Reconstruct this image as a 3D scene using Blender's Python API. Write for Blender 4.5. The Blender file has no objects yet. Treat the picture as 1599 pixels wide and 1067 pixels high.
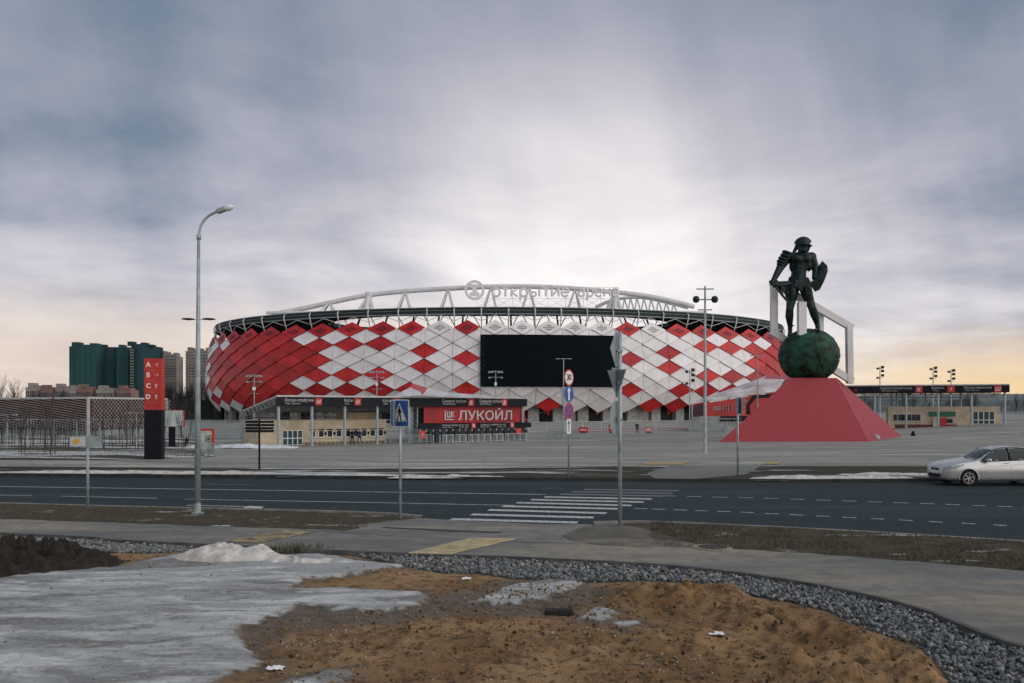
import bpy, bmesh, math, random
import numpy as np
from mathutils import Vector, Matrix, noise as mnoise
R = math.radians
random.seed(7); rng = np.random.default_rng(7)
scene = bpy.context.scene
col = scene.collection

# ------------------------------------------------------------------ camera
F, CX, HY, H = 1330.0, 799.5, 638.0, 3.0      # focal length, centre column, horizon row (photo pixels), eye height
cam_d = bpy.data.cameras.new('camera'); cam = bpy.data.objects.new('camera', cam_d); col.objects.link(cam)
cam.location = (0, 0, H); cam.rotation_euler = (R(90), 0, 0)
cam_d.sensor_width = 36; cam_d.lens = F / 1599 * 36
cam_d.shift_y = (HY - 533.5) / 1599
cam_d.clip_start = 0.1; cam_d.clip_end = 9000
scene.camera = cam

# ------------------------------------------------------------------ node helpers
class NT:
    def __init__(s, tree): s.t = tree; s.n = tree.nodes; s.l = tree.links
    def new(s, typ, **kw):
        n = s.n.new(typ)
        for k, v in kw.items(): setattr(n, k, v)
        return n
    def put(s, sock, v):
        if v is None: return
        if hasattr(v, 'is_linked') or isinstance(v, bpy.types.NodeSocket): s.l.new(v, sock)
        else:
            if isinstance(v, (tuple, list)) and len(v) == 3 and sock.type == 'RGBA': v = (*v, 1)
            sock.default_value = v
    def math(s, op, a, b=None, c=None, clamp=False):
        n = s.new('ShaderNodeMath', operation=op, use_clamp=clamp)
        s.put(n.inputs[0], a); s.put(n.inputs[1], b)
        if c is not None: s.put(n.inputs[2], c)
        return n.outputs[0]
    def mix(s, f, a, b, blend='MIX'):
        n = s.new('ShaderNodeMix', data_type='RGBA', blend_type=blend)
        s.put(n.inputs[0], f); s.put(n.inputs[6], a); s.put(n.inputs[7], b)
        return n.outputs[2]
    def ss(s, x, lo, hi, a=0.0, b=1.0):
        n = s.new('ShaderNodeMapRange', interpolation_type='SMOOTHSTEP')
        s.put(n.inputs[0], x); s.put(n.inputs[1], lo); s.put(n.inputs[2], hi); s.put(n.inputs[3], a); s.put(n.inputs[4], b)
        return n.outputs[0]
    def noise(s, vec, scale, detail=4, rough=.55, dist=0.0):
        n = s.new('ShaderNodeTexNoise')
        s.put(n.inputs['Vector'], vec); n.inputs['Scale'].default_value = scale
        n.inputs['Detail'].default_value = detail; n.inputs['Roughness'].default_value = rough
        n.inputs['Distortion'].default_value = dist
        return n.outputs[0]
    def comb(s, x, y, z):
        n = s.new('ShaderNodeCombineXYZ'); s.put(n.inputs[0], x); s.put(n.inputs[1], y); s.put(n.inputs[2], z); return n.outputs[0]
    def sep(s, v):
        n = s.new('ShaderNodeSeparateXYZ'); s.put(n.inputs[0], v); return n.outputs
    def vmul(s, v, k):
        n = s.new('ShaderNodeVectorMath', operation='MULTIPLY'); s.put(n.inputs[0], v); n.inputs[1].default_value = k; return n.outputs[0]
    def ramp(s, f, stops):
        n = s.new('ShaderNodeValToRGB'); e = n.color_ramp.elements
        while len(e) < len(stops): e.new(0.5)
        for i, (p, c) in enumerate(stops): e[i].position = p; e[i].color = (*c, 1)
        s.put(n.inputs[0], f); return n.outputs[0]

# ------------------------------------------------------------------ world: high cloud deck over a clear sky
world = bpy.data.worlds.new('World'); scene.world = world; world.use_nodes = True
SUN_DIR = Vector((.80, -.50, .55)).normalized()
def build_world():
    W = NT(world.node_tree); W.n.clear()
    gen = W.new('ShaderNodeTexCoord').outputs['Generated']
    x, y, z = W.sep(gen)
    zc = W.math('MAXIMUM', z, 0.0)
    base = W.ss(zc, .02, .52, .62, .235)
    base = W.math('ADD', base, W.ss(zc, .14, .02, .0, .06))
    den = W.math('ADD', zc, .10)
    pu = W.math('DIVIDE', x, den); pv = W.math('DIVIDE', y, den)
    cl = W.noise(W.comb(pu, W.math('MULTIPLY', pv, .8), 3.0), .75, 8, .56, .3)
    cl2 = W.noise(W.comb(W.math('ADD', pu, 7.3), W.math('MULTIPLY', pv, 1.3), 2.0), 1.9, 7, .56, .3)
    az = W.math('DIVIDE', x, W.math('MAXIMUM', y, .15))
    virga = W.noise(W.comb(W.math('ADD', W.math('MULTIPLY', az, 5.5), W.math('MULTIPLY', z, 1.6)), W.math('MULTIPLY', z, 1.2), 4.0), 1.0, 4, .5, .15)
    br = W.math('ADD', W.ss(cl, .3, .7, .74, 1.22), W.math('MULTIPLY', W.math('SUBTRACT', cl2, .5), .26))
    br = W.math('ADD', br, W.math('MULTIPLY', W.math('SUBTRACT', virga, .5), .75))
    def lobe(d, k):
        d = Vector(d).normalized()
        n = W.new('ShaderNodeVectorMath', operation='DOT_PRODUCT'); W.put(n.inputs[0], gen); n.inputs[1].default_value = d
        return W.math('POWER', W.math('MAXIMUM', n.outputs['Value'], 0.0), k)
    br = W.math('ADD', br, W.math('MULTIPLY', lobe((.09, 1, .30), 34), .62))
    br = W.math('ADD', br, W.math('MULTIPLY', lobe((-.02, 1, .22), 30), .10))
    br = W.math('SUBTRACT', br, W.math('MULTIPLY', lobe((-.60, 1, .38), 12), .42))
    br = W.math('SUBTRACT', br, W.math('MULTIPLY', lobe((.55, 1, .36), 16), .26))
    val = W.math('MULTIPLY', base, br)
    cloud = W.ramp(val, [(0, (.07, .10, .13)), (.18, (.145, .195, .255)), (.32, (.318, .328, .392)), (.48, (.495, .478, .525)), (.64, (.69, .655, .67)), (.85, (.88, .85, .83))])
    # evening glow low in the west
    glow = W.math('MULTIPLY', W.ss(az, .12, .60), W.ss(W.math('ADD', zc, W.math('MULTIPLY', W.math('SUBTRACT', cl2, .5), .05)), .105, .015))
    cloud = W.mix(W.math('MULTIPLY', glow, .9), cloud, (.78, .56, .29))
    glow2 = W.math('MULTIPLY', W.ss(az, .35, -.25), W.ss(zc, .15, .06))
    cloud = W.mix(W.math('MULTIPLY', glow2, .75), cloud, (.68, .555, .465))
    sky = W.new('ShaderNodeTexSky', sky_type='NISHITA', sun_disc=False)
    sky.sun_elevation = math.asin(SUN_DIR.z); sky.sun_rotation = math.atan2(SUN_DIR.x, SUN_DIR.y)
    skyc = W.mix(1.0, sky.outputs[0], (.08, .08, .08), 'MULTIPLY')
    out = W.mix(.93, skyc, cloud)
    bg = W.new('ShaderNodeBackground'); W.put(bg.inputs[0], out); bg.inputs[1].default_value = 1.0
    o = W.new('ShaderNodeOutputWorld'); W.l.new(bg.outputs[0], o.inputs[0])
build_world()
sun_d = bpy.data.lights.new('sun', 'SUN'); sun_d.energy = 1.5; sun_d.angle = R(90); sun_d.color = (1, .93, .85)
sun = bpy.data.objects.new('sun', sun_d); col.objects.link(sun); sun.rotation_euler = SUN_DIR.to_track_quat('Z', 'Y').to_euler()
vs = scene.view_settings; vs.view_transform = 'Standard'; vs.look = 'None'; vs.exposure = 0.30; vs.gamma = 1.0; vs.use_curve_mapping = False
scene.cycles.max_bounces = 5; scene.cycles.diffuse_bounces = 3; scene.cycles.glossy_bounces = 3; scene.cycles.transmission_bounces = 3

# ------------------------------------------------------------------ geometry helpers
def smooth(t): t = np.clip(t, 0, 1); return t * t * (3 - 2 * t)
def zg(x, y):
    """height of the ground: level at the road, falling gently across the square, rising to the right"""
    t = smooth((np.asarray(y, float) - 43) / 52)
    lat = np.interp(x, [0, 28, 42, 60, 75], [0, .4, .4, .9, 1.7])
    return t * (-1.2 + lat)
def G(px, py, z=0.0):
    """where the sight line of a photo pixel meets the level z"""
    d = (H - z) * F / (py - HY); return Vector(((px - CX) * d / F, d, z))
def P(px, py, d): return Vector(((px - CX) * d / F, d, H + (HY - py) * d / F))
def GP(px, py):
    """where it meets the sloping ground"""
    z = 0.0
    for _ in range(40):
        g = G(px, py, z); z = .6 * z + .4 * float(zg(g.x, g.y))
    return G(px, py, z)

class MB:
    def __init__(s): s.v = []; s.f = []; s.m = []
    def add(s, vs_, fs, mi=0):
        o = len(s.v); s.v += [tuple(v) for v in vs_]; s.f += [tuple(i + o for i in f) for f in fs]; s.m += [mi] * len(fs); return s
    def box(s, c, size, rz=0.0, mi=0, mat=None):
        hx, hy, hz = size[0] / 2, size[1] / 2, size[2] / 2
        M = mat or Matrix.Rotation(rz, 3, 'Z'); c = Vector(c)
        vs_ = [c + M @ Vector((sx * hx, sy * hy, sz * hz)) for sz in (-1, 1) for sy in (-1, 1) for sx in (-1, 1)]
        return s.add(vs_, [(0, 2, 3, 1), (4, 5, 7, 6), (0, 1, 5, 4), (2, 6, 7, 3), (0, 4, 6, 2), (1, 3, 7, 5)], mi)
    def bar(s, a, b, w, t=None, mi=0):
        """rectangular bar from a to b"""
        a, b = Vector(a), Vector(b); d = b - a; t = t or w
        q = d.to_track_quat('Z', 'Y').to_matrix()
        return s.box((a + b) / 2, (w, t, d.length), mi=mi, mat=q)
    def tube(s, pts, r, n=8, mi=0, cap=True):
        pts = [Vector(p) for p in pts]; k = len(pts)
        rs = r if isinstance(r, (list, tuple)) else [r] * k
        o = len(s.v); up = None
        for i, p in enumerate(pts):
            d = (pts[min(i + 1, k - 1)] - pts[max(i - 1, 0)]).normalized()
            if up is None: up = Vector((1, 0, 0)) if abs(d.x) < .9 else Vector((0, 1, 0))
            e1 = (up - d * up.dot(d)).normalized(); e2 = d.cross(e1); up = e1
            for j in range(n):
                a = 2 * math.pi * j / n; s.v.append(tuple(p + (e1 * math.cos(a) + e2 * math.sin(a)) * rs[i]))
        for i in range(k - 1):
            for j in range(n):
                a, b = o + i * n + j, o + i * n + (j + 1) % n; s.f.append((a, b, b + n, a + n)); s.m.append(mi)
        if cap:
            s.f.append(tuple(o + j for j in reversed(range(n)))); s.f.append(tuple(o + (k - 1) * n + j for j in range(n))); s.m += [mi, mi]
        return s
    def prism(s, poly, d, mi=0):
        """closed polygon (3D points) extruded by vector d"""
        n = len(poly); d = Vector(d); a = [Vector(p) for p in poly]; b = [p + d for p in a]
        return s.add(a + b, [tuple(range(n))[::-1], tuple(range(n, 2 * n))] + [(i, (i + 1) % n, n + (i + 1) % n, n + i) for i in range(n)], mi)
    def lathe(s, prof, c=(0, 0, 0), n=24, mi=0):
        o = len(s.v); c = Vector(c)
        for r, z in prof:
            for j in range(n):
                a = 2 * math.pi * j / n; s.v.append((c.x + r * math.cos(a), c.y + r * math.sin(a), c.z + z))
        for i in range(len(prof) - 1):
            for j in range(n):
                a, b = o + i * n + j, o + i * n + (j + 1) % n; s.f.append((a, b, b + n, a + n)); s.m.append(mi)
        s.f.append(tuple(o + j for j in reversed(range(n)))); s.f.append(tuple(o + (len(prof) - 1) * n + j for j in range(n))); s.m += [mi, mi]
        return s
    def build(s, name, mats, parent=None, sm=False, fix=True):
        me = bpy.data.meshes.new(name); me.from_pydata(s.v, [], s.f); me.validate()
        for m in (mats if isinstance(mats, (list, tuple)) else [mats]): me.materials.append(m)
        if any(s.m) and len(me.polygons) == len(s.m): me.polygons.foreach_set('material_index', s.m)
        if fix:
            bm = bmesh.new(); bm.from_mesh(me); bmesh.ops.recalc_face_normals(bm, faces=bm.faces); bm.to_mesh(me); bm.free()
        if sm: me.polygons.foreach_set('use_smooth', [True] * len(me.polygons))
        return link(name, me, parent)
def link(name, me, parent=None, loc=None):
    o = bpy.data.objects.new(name, me); col.objects.link(o)
    if parent is not None:
        o.parent = parent
        w = parent.get('_base')
        if w is not None: o.location = (-w[0], -w[1], -w[2])
    if loc is not None: o.location = loc
    return o
def empty(name, loc):
    """an Empty at a thing's base; parts are given in world coordinates and shifted under it"""
    o = bpy.data.objects.new(name, None); col.objects.link(o); o.location = loc; o['_base'] = tuple(loc); o.empty_display_size = .3
    return o
def tag(o, label, cat, group=None):
    o['label'] = label; o['category'] = cat
    if group: o['group'] = group
    return o
def kind(o, k): o['kind'] = k; return o
def sub(o):
    """let a part (already shifted) carry sub-parts in world coordinates"""
    o['_base'] = (0.0, 0.0, 0.0); return o
def copy_tree(o, parent=None):
    c = o.copy(); col.objects.link(c); c.parent = parent
    for ch in list(o.children): copy_tree(ch, c)
    return c
def text_mesh(txt, size, depth=.02, bold=0.0, bevel=0.0):
    cu = bpy.data.curves.new('t', 'FONT'); cu.body = txt; cu.size = size; cu.extrude = depth; cu.offset = bold; cu.bevel_depth = bevel; cu.bevel_resolution = 0; cu.align_x = 'CENTER'; cu.align_y = 'CENTER'; cu.resolution_u = 2
    o = bpy.data.objects.new('t', cu); col.objects.link(o)
    dg = bpy.context.evaluated_depsgraph_get(); me = bpy.data.meshes.new_from_object(o.evaluated_get(dg)); bpy.data.objects.remove(o)
    return me
def text(name, txt, size, pos, udir, mat, parent, depth=.02, width=None, bold=0.0, italic=0.0, bevel=0.0):
    """upright lettering at pos, running along the horizontal direction udir"""
    me = text_mesh(txt, size, depth, bold, bevel)
    xs = [v.co.x for v in me.vertices]; w = (max(xs) - min(xs)) if xs else 1
    k = (width / w) if width else 1.0
    u = Vector((udir[0], udir[1], 0)).normalized(); n = Vector((u.y, -u.x, 0)); p = Vector(pos)
    cx = (max(xs) + min(xs)) / 2 if xs else 0
    for v in me.vertices:
        a = v.co.copy(); v.co = p + u * ((a.x - cx) * k + a.y * italic) + Vector((0, 0, a.y)) + n * a.z
    me.materials.clear(); me.materials.append(mat); me.name = name
    return link(name, me, parent)

# ------------------------------------------------------------------ materials
MAT = {}
def mat(name, c, rough=.6, metal=0.0, var=.12, scale=3.0, bump=0.0, bscale=None, c2=None, spec=.5, stretch=None, detail=5, rnd=0.0):
    if name in MAT: return MAT[name]
    m = bpy.data.materials.new(name); m.use_nodes = True; T = NT(m.node_tree)
    b = T.n['Principled BSDF']
    co = T.new('ShaderNodeTexCoord').outputs['Object']
    if stretch: co = T.vmul(co, stretch)
    nz = T.noise(co, scale, detail, .6)
    c2 = c2 or tuple(max(0, k * (1 - 2.2 * var)) for k in c)
    hi = tuple(min(1, k * (1 + var)) for k in c)
    cc = T.mix(T.ss(nz, .32, .68), c2, hi)
    if rnd:      # each piece a little lighter or darker than its neighbour, with streaks of dirt
        rv = T.ss(T.new('ShaderNodeObjectInfo').outputs['Random'], 0, 1, 1 - rnd, 1 + rnd * .6); cc = T.mix(1.0, cc, T.comb(rv, rv, rv), 'MULTIPLY')
        cc = T.mix(T.math('MULTIPLY', T.ss(T.noise(T.vmul(co, (1.2, 1.2, .12)), 1.0, 5, .6), .52, .75), .22), cc, tuple(k * .45 for k in c))
    T.put(b.inputs['Base Color'], cc)
    T.put(b.inputs['Roughness'], T.ss(nz, .2, .8, max(0, rough - .08), min(1, rough + .08)))
    b.inputs['Metallic'].default_value = metal; b.inputs['Specular IOR Level'].default_value = spec
    if bump:
        bn = T.new('ShaderNodeBump'); bn.inputs['Strength'].default_value = bump; bn.inputs['Distance'].default_value = .05
        T.put(bn.inputs['Height'], T.noise(co, bscale or scale * 6, 5, .65)); T.l.new(bn.outputs[0], b.inputs['Normal'])
    MAT[name] = m; return m
def glass(name, c=(.02, .03, .035), rough=.08):
    if name in MAT: return MAT[name]
    m = bpy.data.materials.new(name); m.use_nodes = True; b = m.node_tree.nodes['Principled BSDF']
    b.inputs['Base Color'].default_value = (*c, 1); b.inputs['Roughness'].default_value = rough; b.inputs['Specular IOR Level'].default_value = .35
    MAT[name] = m; return m
mat('panel_white', (.78, .755, .77), .45, 0, .05, .35, rnd=.09)
mat('panel_red', (.50, .024, .026), .42, 0, .12, .3, spec=.3, rnd=.22)
mat('panel_back', (.02, .022, .025), .8)
mat('screen', (.003, .007, .010), .6, 0, .1, .6, spec=.05)
mat('white_steel', (.62, .62, .63), .45, .0, .06, .6)
mat('grey_steel', (.34, .37, .38), .5, .3, .1, 1.5)
mat('galv', (.36, .42, .44), .5, .35, .12, 4)
mat('dark_steel', (.020, .034, .038), .6, .0, .15, 1, spec=.2)
mat('concrete', (.36, .36, .34), .85, 0, .12, .8, .2)
mat('black_panel', (.006, .008, .012), .5, 0, .15, 1, spec=.2)
mat('navy', (.007, .010, .016), .55, 0, .15, .8, spec=.2)
mat('red_sign', (.50, .028, .022), .45, 0, .08, 1)
mat('red_banner', (.38, .014, .018), .6, 0, .15, .5)
mat('white_paint', (.78, .78, .78), .5, 0, .05, 2)
mat('letter_silver', (.50, .49, .50), .4, .2, .08, 2)
mat('dull_white', (.50, .50, .50), .6, 0, .1, 2)
mat('beige', (.60, .50, .36), .8, 0, .1, .9, .1)
mat('beige_dark', (.22, .17, .12), .8, 0, .15, 2)
mat('blue_sign', (.012, .085, .32), .4, 0, .06, 4)
mat('sign_back', (.30, .36, .37), .5, .3, .12, 3)
mat('yellow', (.62, .36, .05), .6, 0, .1, 5)
mat('green_sign', (.02, .16, .07), .5)
mat('black', (.008, .008, .009), .6, spec=.25)
mat('bark', (.06, .05, .042), .9, 0, .2, 6)
mat('snow', (.66, .68, .70), .6, 0, .12, 1.5, .5, 14)
mat('bronze', (.010, .026, .026), .45, .3, .35, 1.1, .6, 5, spec=.35)
mat('ball_green', (.013, .060, .036), .6, .15, .5, .75, 1.0, 3.5, spec=.3)
mat('frame_white', (.70, .70, .71), .45, 0, .06, .6)
glass('glass_dark'); glass('glass_teal', (.03, .075, .075), .15)
# ------------------------------------------------------------------ setting: ground, road, pavements
def shader(name):
    m = bpy.data.materials.new(name); m.use_nodes = True; T = NT(m.node_tree); b = T.n['Principled BSDF']
    co = T.new('ShaderNodeTexCoord').outputs['Object']; MAT[name] = m
    return m, T, b, co
def bump(T, b, h, strength, dist=.03):
    n = T.new('ShaderNodeBump'); n.inputs['Strength'].default_value = strength; n.inputs['Distance'].default_value = dist
    T.put(n.inputs['Height'], h); T.l.new(n.outputs[0], b.inputs['Normal'])
def asphalt(name, lo, hi, streak=(.12, .5, 1), sc=1.0, grain=1.0, patch=None, pf=.5):
    m, T, b, co = shader(name)
    a = T.noise(T.vmul(co, streak), sc, 6, .6, .4); g = T.noise(co, 45, 3, .7)
    c = T.mix(T.ss(a, .33, .68), lo, hi)
    if patch:
        p = T.noise(T.vmul(co, (.06, .35, 1)), 1.3, 7, .62, .8); c = T.mix(T.math('MULTIPLY', T.ss(p, .50, .64), pf), c, patch); p2 = T.noise(co, 2.2, 6, .7); c = T.mix(T.math('MULTIPLY', T.ss(p2, .56, .40), .35), c, tuple(k * .6 for k in lo))
    c = T.mix(T.math('MULTIPLY', T.ss(g, .35, .65), .35 * grain), c, tuple(k * .45 for k in lo))
    T.put(b.inputs['Base Color'], c); T.put(b.inputs['Roughness'], T.ss(a, .3, .7, .75, .92)); b.inputs['Specular IOR Level'].default_value = .2
    bump(T, b, T.noise(co, 60, 4, .7), .35, .01); return m
asphalt('road_asphalt', (.012, .025, .029), (.031, .049, .054), (.05, .75, 1), 1.1, .8, (.05, .066, .07), .5)
asphalt('walk_asphalt', (.155, .16, .15), (.25, .245, .22), (.3, .7, 1), .9, 1, (.35, .30, .225), .8)
asphalt('plaza_asphalt', (.20, .205, .19), (.34, .33, .295), (.06, .4, 1), .6, .5, (.50, .475, .41), .9)
asphalt('kerb_stone', (.20, .20, .18), (.30, .29, .26), (1, 1, 1), 2)
asphalt('kerb_shaded', (.03, .034, .034), (.06, .06, .055), (1, 1, 1), 2)  # dark tone paints in the shadow on the far kerb's face
asphalt('path_asphalt', (.15, .158, .152), (.21, .21, .195), (.3, .3, 1), 1)
def verge_mat(name, snow_lo, snow_hi, soil, grass, st=(.12, .8, 1), sc=1.0):
    m, T, b, co = shader(name)
    a = T.noise(T.vmul(co, st), sc, 7, .58, .6); g = T.noise(co, 1.3, 6, .65); f = T.noise(co, 16, 4, .7)
    c = T.mix(T.ss(g, .42, .6), soil, grass); c = T.mix(T.math('MULTIPLY', T.ss(f, .35, .7), .6), c, tuple(k * .4 for k in soil))
    s = T.ss(a, snow_lo, snow_hi); c = T.mix(s, c, T.mix(f, (.40, .41, .41), (.62, .63, .63)))
    T.put(b.inputs['Base Color'], c); b.inputs['Roughness'].default_value = .9; b.inputs['Specular IOR Level'].default_value = .2
    bump(T, b, T.math('ADD', f, T.math('MULTIPLY', s, .6)), .8, .05); return m
verge_mat('near_verge', .60, .70, (.080, .060, .040), (.088, .080, .042), (.5, 1, 1), 1.6)
verge_mat('far_verge', .53, .62, (.050, .046, .032), (.042, .055, .024), (.07, .75, 1), 1.0)
verge_mat('lawn', .49, .54, (.075, .068, .05), (.055, .066, .035), (.10, .5, 1), .45)
verge_mat('field', .50, .60, (.08, .085, .075), (.06, .075, .06), (.02, .06, 1), .5)

def sheet(name, pts, m, z=None, parent=None):
    """a flat polygon (world points) with its own height"""
    mb = MB(); mb.add([(p[0], p[1], p[2] if z is None else z) for p in pts], [tuple(range(len(pts)))])
    return mb.build(name, m, parent)
def grid(name, xs, ys, hf, m):
    X, Y = np.meshgrid(xs, ys); Z = hf(X, Y); nx, ny = len(xs), len(ys)
    v = np.stack([X, Y, Z], -1).reshape(-1, 3); i = np.arange(nx * ny).reshape(ny, nx)
    f = np.stack([i[:-1, :-1], i[:-1, 1:], i[1:, 1:], i[1:, :-1]], -1).reshape(-1, 4)
    me = bpy.data.meshes.new(name); me.from_pydata(v.tolist(), [], f.tolist()); me.materials.append(m)
    me.polygons.foreach_set('use_smooth', [True] * len(f)); return me
def poly_line(pxs, z): return [G(x, y, z) for x, y in pxs]
def smooth_line(p, n=8):
    """Catmull-Rom through the points"""
    q = [p[0] * 2 - p[1]] + list(p) + [p[-1] * 2 - p[-2]]; r = []
    for i in range(1, len(q) - 2):
        for k in range(n):
            t = k / n; a, b, c, d = q[i - 1], q[i], q[i + 1], q[i + 2]
            r.append(.5 * ((2 * b) + (c - a) * t + (2 * a - 5 * b + 4 * c - d) * t * t + (3 * b - a - 3 * c + d) * t ** 3))
    return r + [p[-1]]
def strip(name, A, B, m, parent=None, kindname='structure'):
    """surface between two polylines of equal length"""
    n = len(A); mb = MB(); mb.add(list(A) + list(B), [(i, i + 1, n + i + 1, n + i) for i in range(n - 1)])
    o = mb.build(name, m, parent)
    if parent is None: kind(o, kindname)
    return o
def resample(L, n):
    d = [0]
    for a, b in zip(L, L[1:]): d.append(d[-1] + (b - a).length)
    out = []
    for t in np.linspace(0, d[-1], n):
        i = min(max(np.searchsorted(d, t) - 1, 0), len(L) - 2); k = (t - d[i]) / max(1e-6, d[i + 1] - d[i]); out.append(L[i].lerp(L[i + 1], float(k)))
    return out
Z_WALK = .07; Z_VERGE = .085
near_edge = [G(0, 789.6) + Vector((-60, 12.5, 0)), G(0, 789.6) + Vector((-20, 4, 0))] + poly_line([(0, 789.6), (200, 795), (420, 799.8), (600, 805.5), (690, 813), (800, 818), (890, 821.5), (950, 819), (1020, 819), (1120, 823.5), (1300, 832.5), (1599, 851)], 0)
near_edge += [near_edge[-1] + Vector((4, -2.3, 0)), near_edge[-1] + Vector((12, -8.5, 0))]
far_edge = [Vector((-80, 43.5, 0)), Vector((-40, 39.6, 0))] + poly_line([(0, 743.7), (420, 747), (820, 750.5), (1100, 752.8), (1300, 753.5)], 0) + [Vector((17, 34.9, 0)), Vector((22, 35.6, 0)), Vector((34, 36, 0)), Vector((70, 34, 0))]
NE = resample(smooth_line(near_edge), 90); FE = resample(smooth_line(far_edge), 90)
road = strip('road', NE, FE, MAT['road_asphalt'])
road['label'] = 'dark wet asphalt road crossing the picture'
def ribbon(L, w, z, t, name, m, parent=None, side=1):
    """kerb along L: width w to one side, top at z, down to z-t"""
    A = []; B = []
    for i, p in enumerate(L):
        d = (L[min(i + 1, len(L) - 1)] - L[max(i - 1, 0)]); n = Vector((-d.y, d.x, 0)).normalized() * side
        A.append(Vector((p.x, p.y, z))); B.append(Vector((p.x + n.x * w, p.y + n.y * w, z)))
    n = len(L); dn = Vector((0, 0, -t)); mb = MB(); V = A + B + [p + dn for p in A] + [p + dn for p in B]
    fs = []
    for i in range(n - 1): fs += [(i, i + 1, n + i + 1, n + i), (2 * n + i, i, i + 1, 2 * n + i + 1)[::-1], (n + i, 3 * n + i, 3 * n + i + 1, n + i + 1)[::-1]]
    mb.add(V, fs); o = mb.build(name, m, parent)
    if parent is None: kind(o, 'structure')
    return o, B
# near kerb is dropped at the crossing
i0 = min(range(90), key=lambda i: (NE[i] - G(672, 811.5)).length); i1 = min(range(90), key=lambda i: (NE[i] - G(925, 820.5)).length)
_, KL = ribbon(NE[:i0 + 1], .15, .10, .15, 'kerb_near_left', MAT['kerb_stone'], side=-1)
_, KR = ribbon(NE[i1:], .15, .10, .15, 'kerb_near_right', MAT['kerb_stone'], side=-1)
_, KM = ribbon(NE[i0:i1 + 1], .15, .022, .1, 'kerb_near_dropped', mat('kerb_worn', (.33, .28, .19), .9, 0, .2, 4), side=-1)
_, KF = ribbon(FE, .16, .13, .2, 'kerb_far', MAT['kerb_shaded'], side=1)
# pavement in front: far side and near side
wf = [G(0, 810, Z_WALK) + Vector((-22, 4.6, 0))] + poly_line([(0, 810), (157, 815), (420, 824), (560, 829)], Z_WALK)
wf2 = poly_line([(935, 845), (1000, 850), (1150, 857), (1300, 866), (1449, 878), (1599, 891)], Z_WALK); wf2 += [wf2[-1] + Vector((3.2, -1.9, 0)), wf2[-1] + Vector((8, -7.5, 0))]
wn = [G(0, 832, Z_WALK) + Vector((-20, 4.0, 0))] + poly_line([(0, 832), (182, 842.5), (304, 848.5), (520, 859), (628, 863.5), (736, 867), (838, 871), (1000, 879), (1112, 888.6), (1225, 903.6), (1337, 924), (1449, 952), (1599, 1008)], Z_WALK)
wn += [wn[-1] + Vector((1.2, -1.7, 0)), wn[-1] + Vector((2.6, -5.4, 0))]
WF = resample(smooth_line(wf + wf2), 110); WN = resample(smooth_line(wn), 110)
walk = strip('pavement', WN, WF, MAT['walk_asphalt'])
ribbon(WN, .09, Z_WALK + .012, .16, 'pavement_edging', mat('edging_shaded', (.10, .10, .095), .9, 0, .2, 3), side=-1)  # edging darkened to paint the shaded side of the slab
# asphalt apron from the pavement to the dropped kerb
ap = [G(470, 827, Z_WALK + .004), G(575, 818, .06), KM[0] + Vector((-.1, 0, .024)), KM[len(KM) // 2] + Vector((0, 0, .002)), KM[-1] + Vector((0, 0, .002)), G(925, 832, .06), G(960, 850, Z_WALK + .004), G(800, 846, Z_WALK + .006), G(600, 836, Z_WALK + .006)]
kind(sheet('crossing_apron', [Vector((p.x, p.y, max(p.z, .026))) for p in ap], MAT['walk_asphalt']), 'structure')
crk = MB()
crk.add([G(598, 823, .075), G(700, 827.5, .075), G(782, 831, .075), G(783, 832.4, .075), G(700, 829.6, .075), G(597, 824.2, .075)], [(0, 1, 4, 5), (1, 2, 3, 4)])
kind(crk.build('tar_seam', mat('tar', (.02, .02, .02), .7)), 'structure')
# near verge between kerb and pavement
def between(a, b, n): return resample(a, n), resample(b, n)
def cut(L, x0, x1):
    return [p for p in L if x0 <= p.x <= x1]
A_, B_ = between([p for p in KL], [p for p in WF if p.x <= G(575, 825, Z_WALK).x], 60)
def ragged(L_, amp=.10): return [p + Vector((.0, -amp * (.6 + mnoise.fractal(Vector((p.x * 1.7, p.y, 2)), 1, 2, 4)), 0)) for p in L_]
B_ = ragged(resample(B_, 60))
def ramp_z(i, n, z, at_end): k = (n - 1 - i if at_end else i) / 9; return .03 + (z - .03) * min(1, k)
vl = strip('verge_near_left', [Vector((p.x, p.y, ramp_z(i, 60, Z_VERGE, True))) for i, p in enumerate(A_)], [Vector((p.x, p.y, Z_WALK + .006)) for p in B_], MAT['near_verge'])
A2_, B2_ = between(KR, [p for p in WF if p.x >= G(915, 842, Z_WALK).x], 60)
B2_ = ragged(B2_)
vr = strip('verge_near_right', [Vector((p.x, p.y, ramp_z(i, 60, Z_VERGE, False))) for i, p in enumerate(A2_)], [Vector((p.x, p.y, Z_WALK + .006)) for p in B2_], MAT['near_verge'])
dp = [G(x, y, .078) for x, y in [(878, 836), (905, 824), (930, 819.5), (960, 818.5), (1000, 824), (1060, 843), (1110, 856), (1040, 853), (980, 853), (930, 850), (895, 845)]]
mbp = MB(); cen = sum(dp, Vector()) / len(dp); mbp.add([cen + Vector((0, 0, .03))] + dp, [(0, 1 + i, 1 + (i + 1) % len(dp)) for i in range(len(dp))])
asphalt('dusty_dirt', (.11, .10, .082), (.20, .185, .155), (.6, 1.4, 1), 2.0, 1.5, (.27, .25, .21), .7)
kind(mbp.build('dirt_patch', MAT['dusty_dirt'], sm=True), 'structure')
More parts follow.
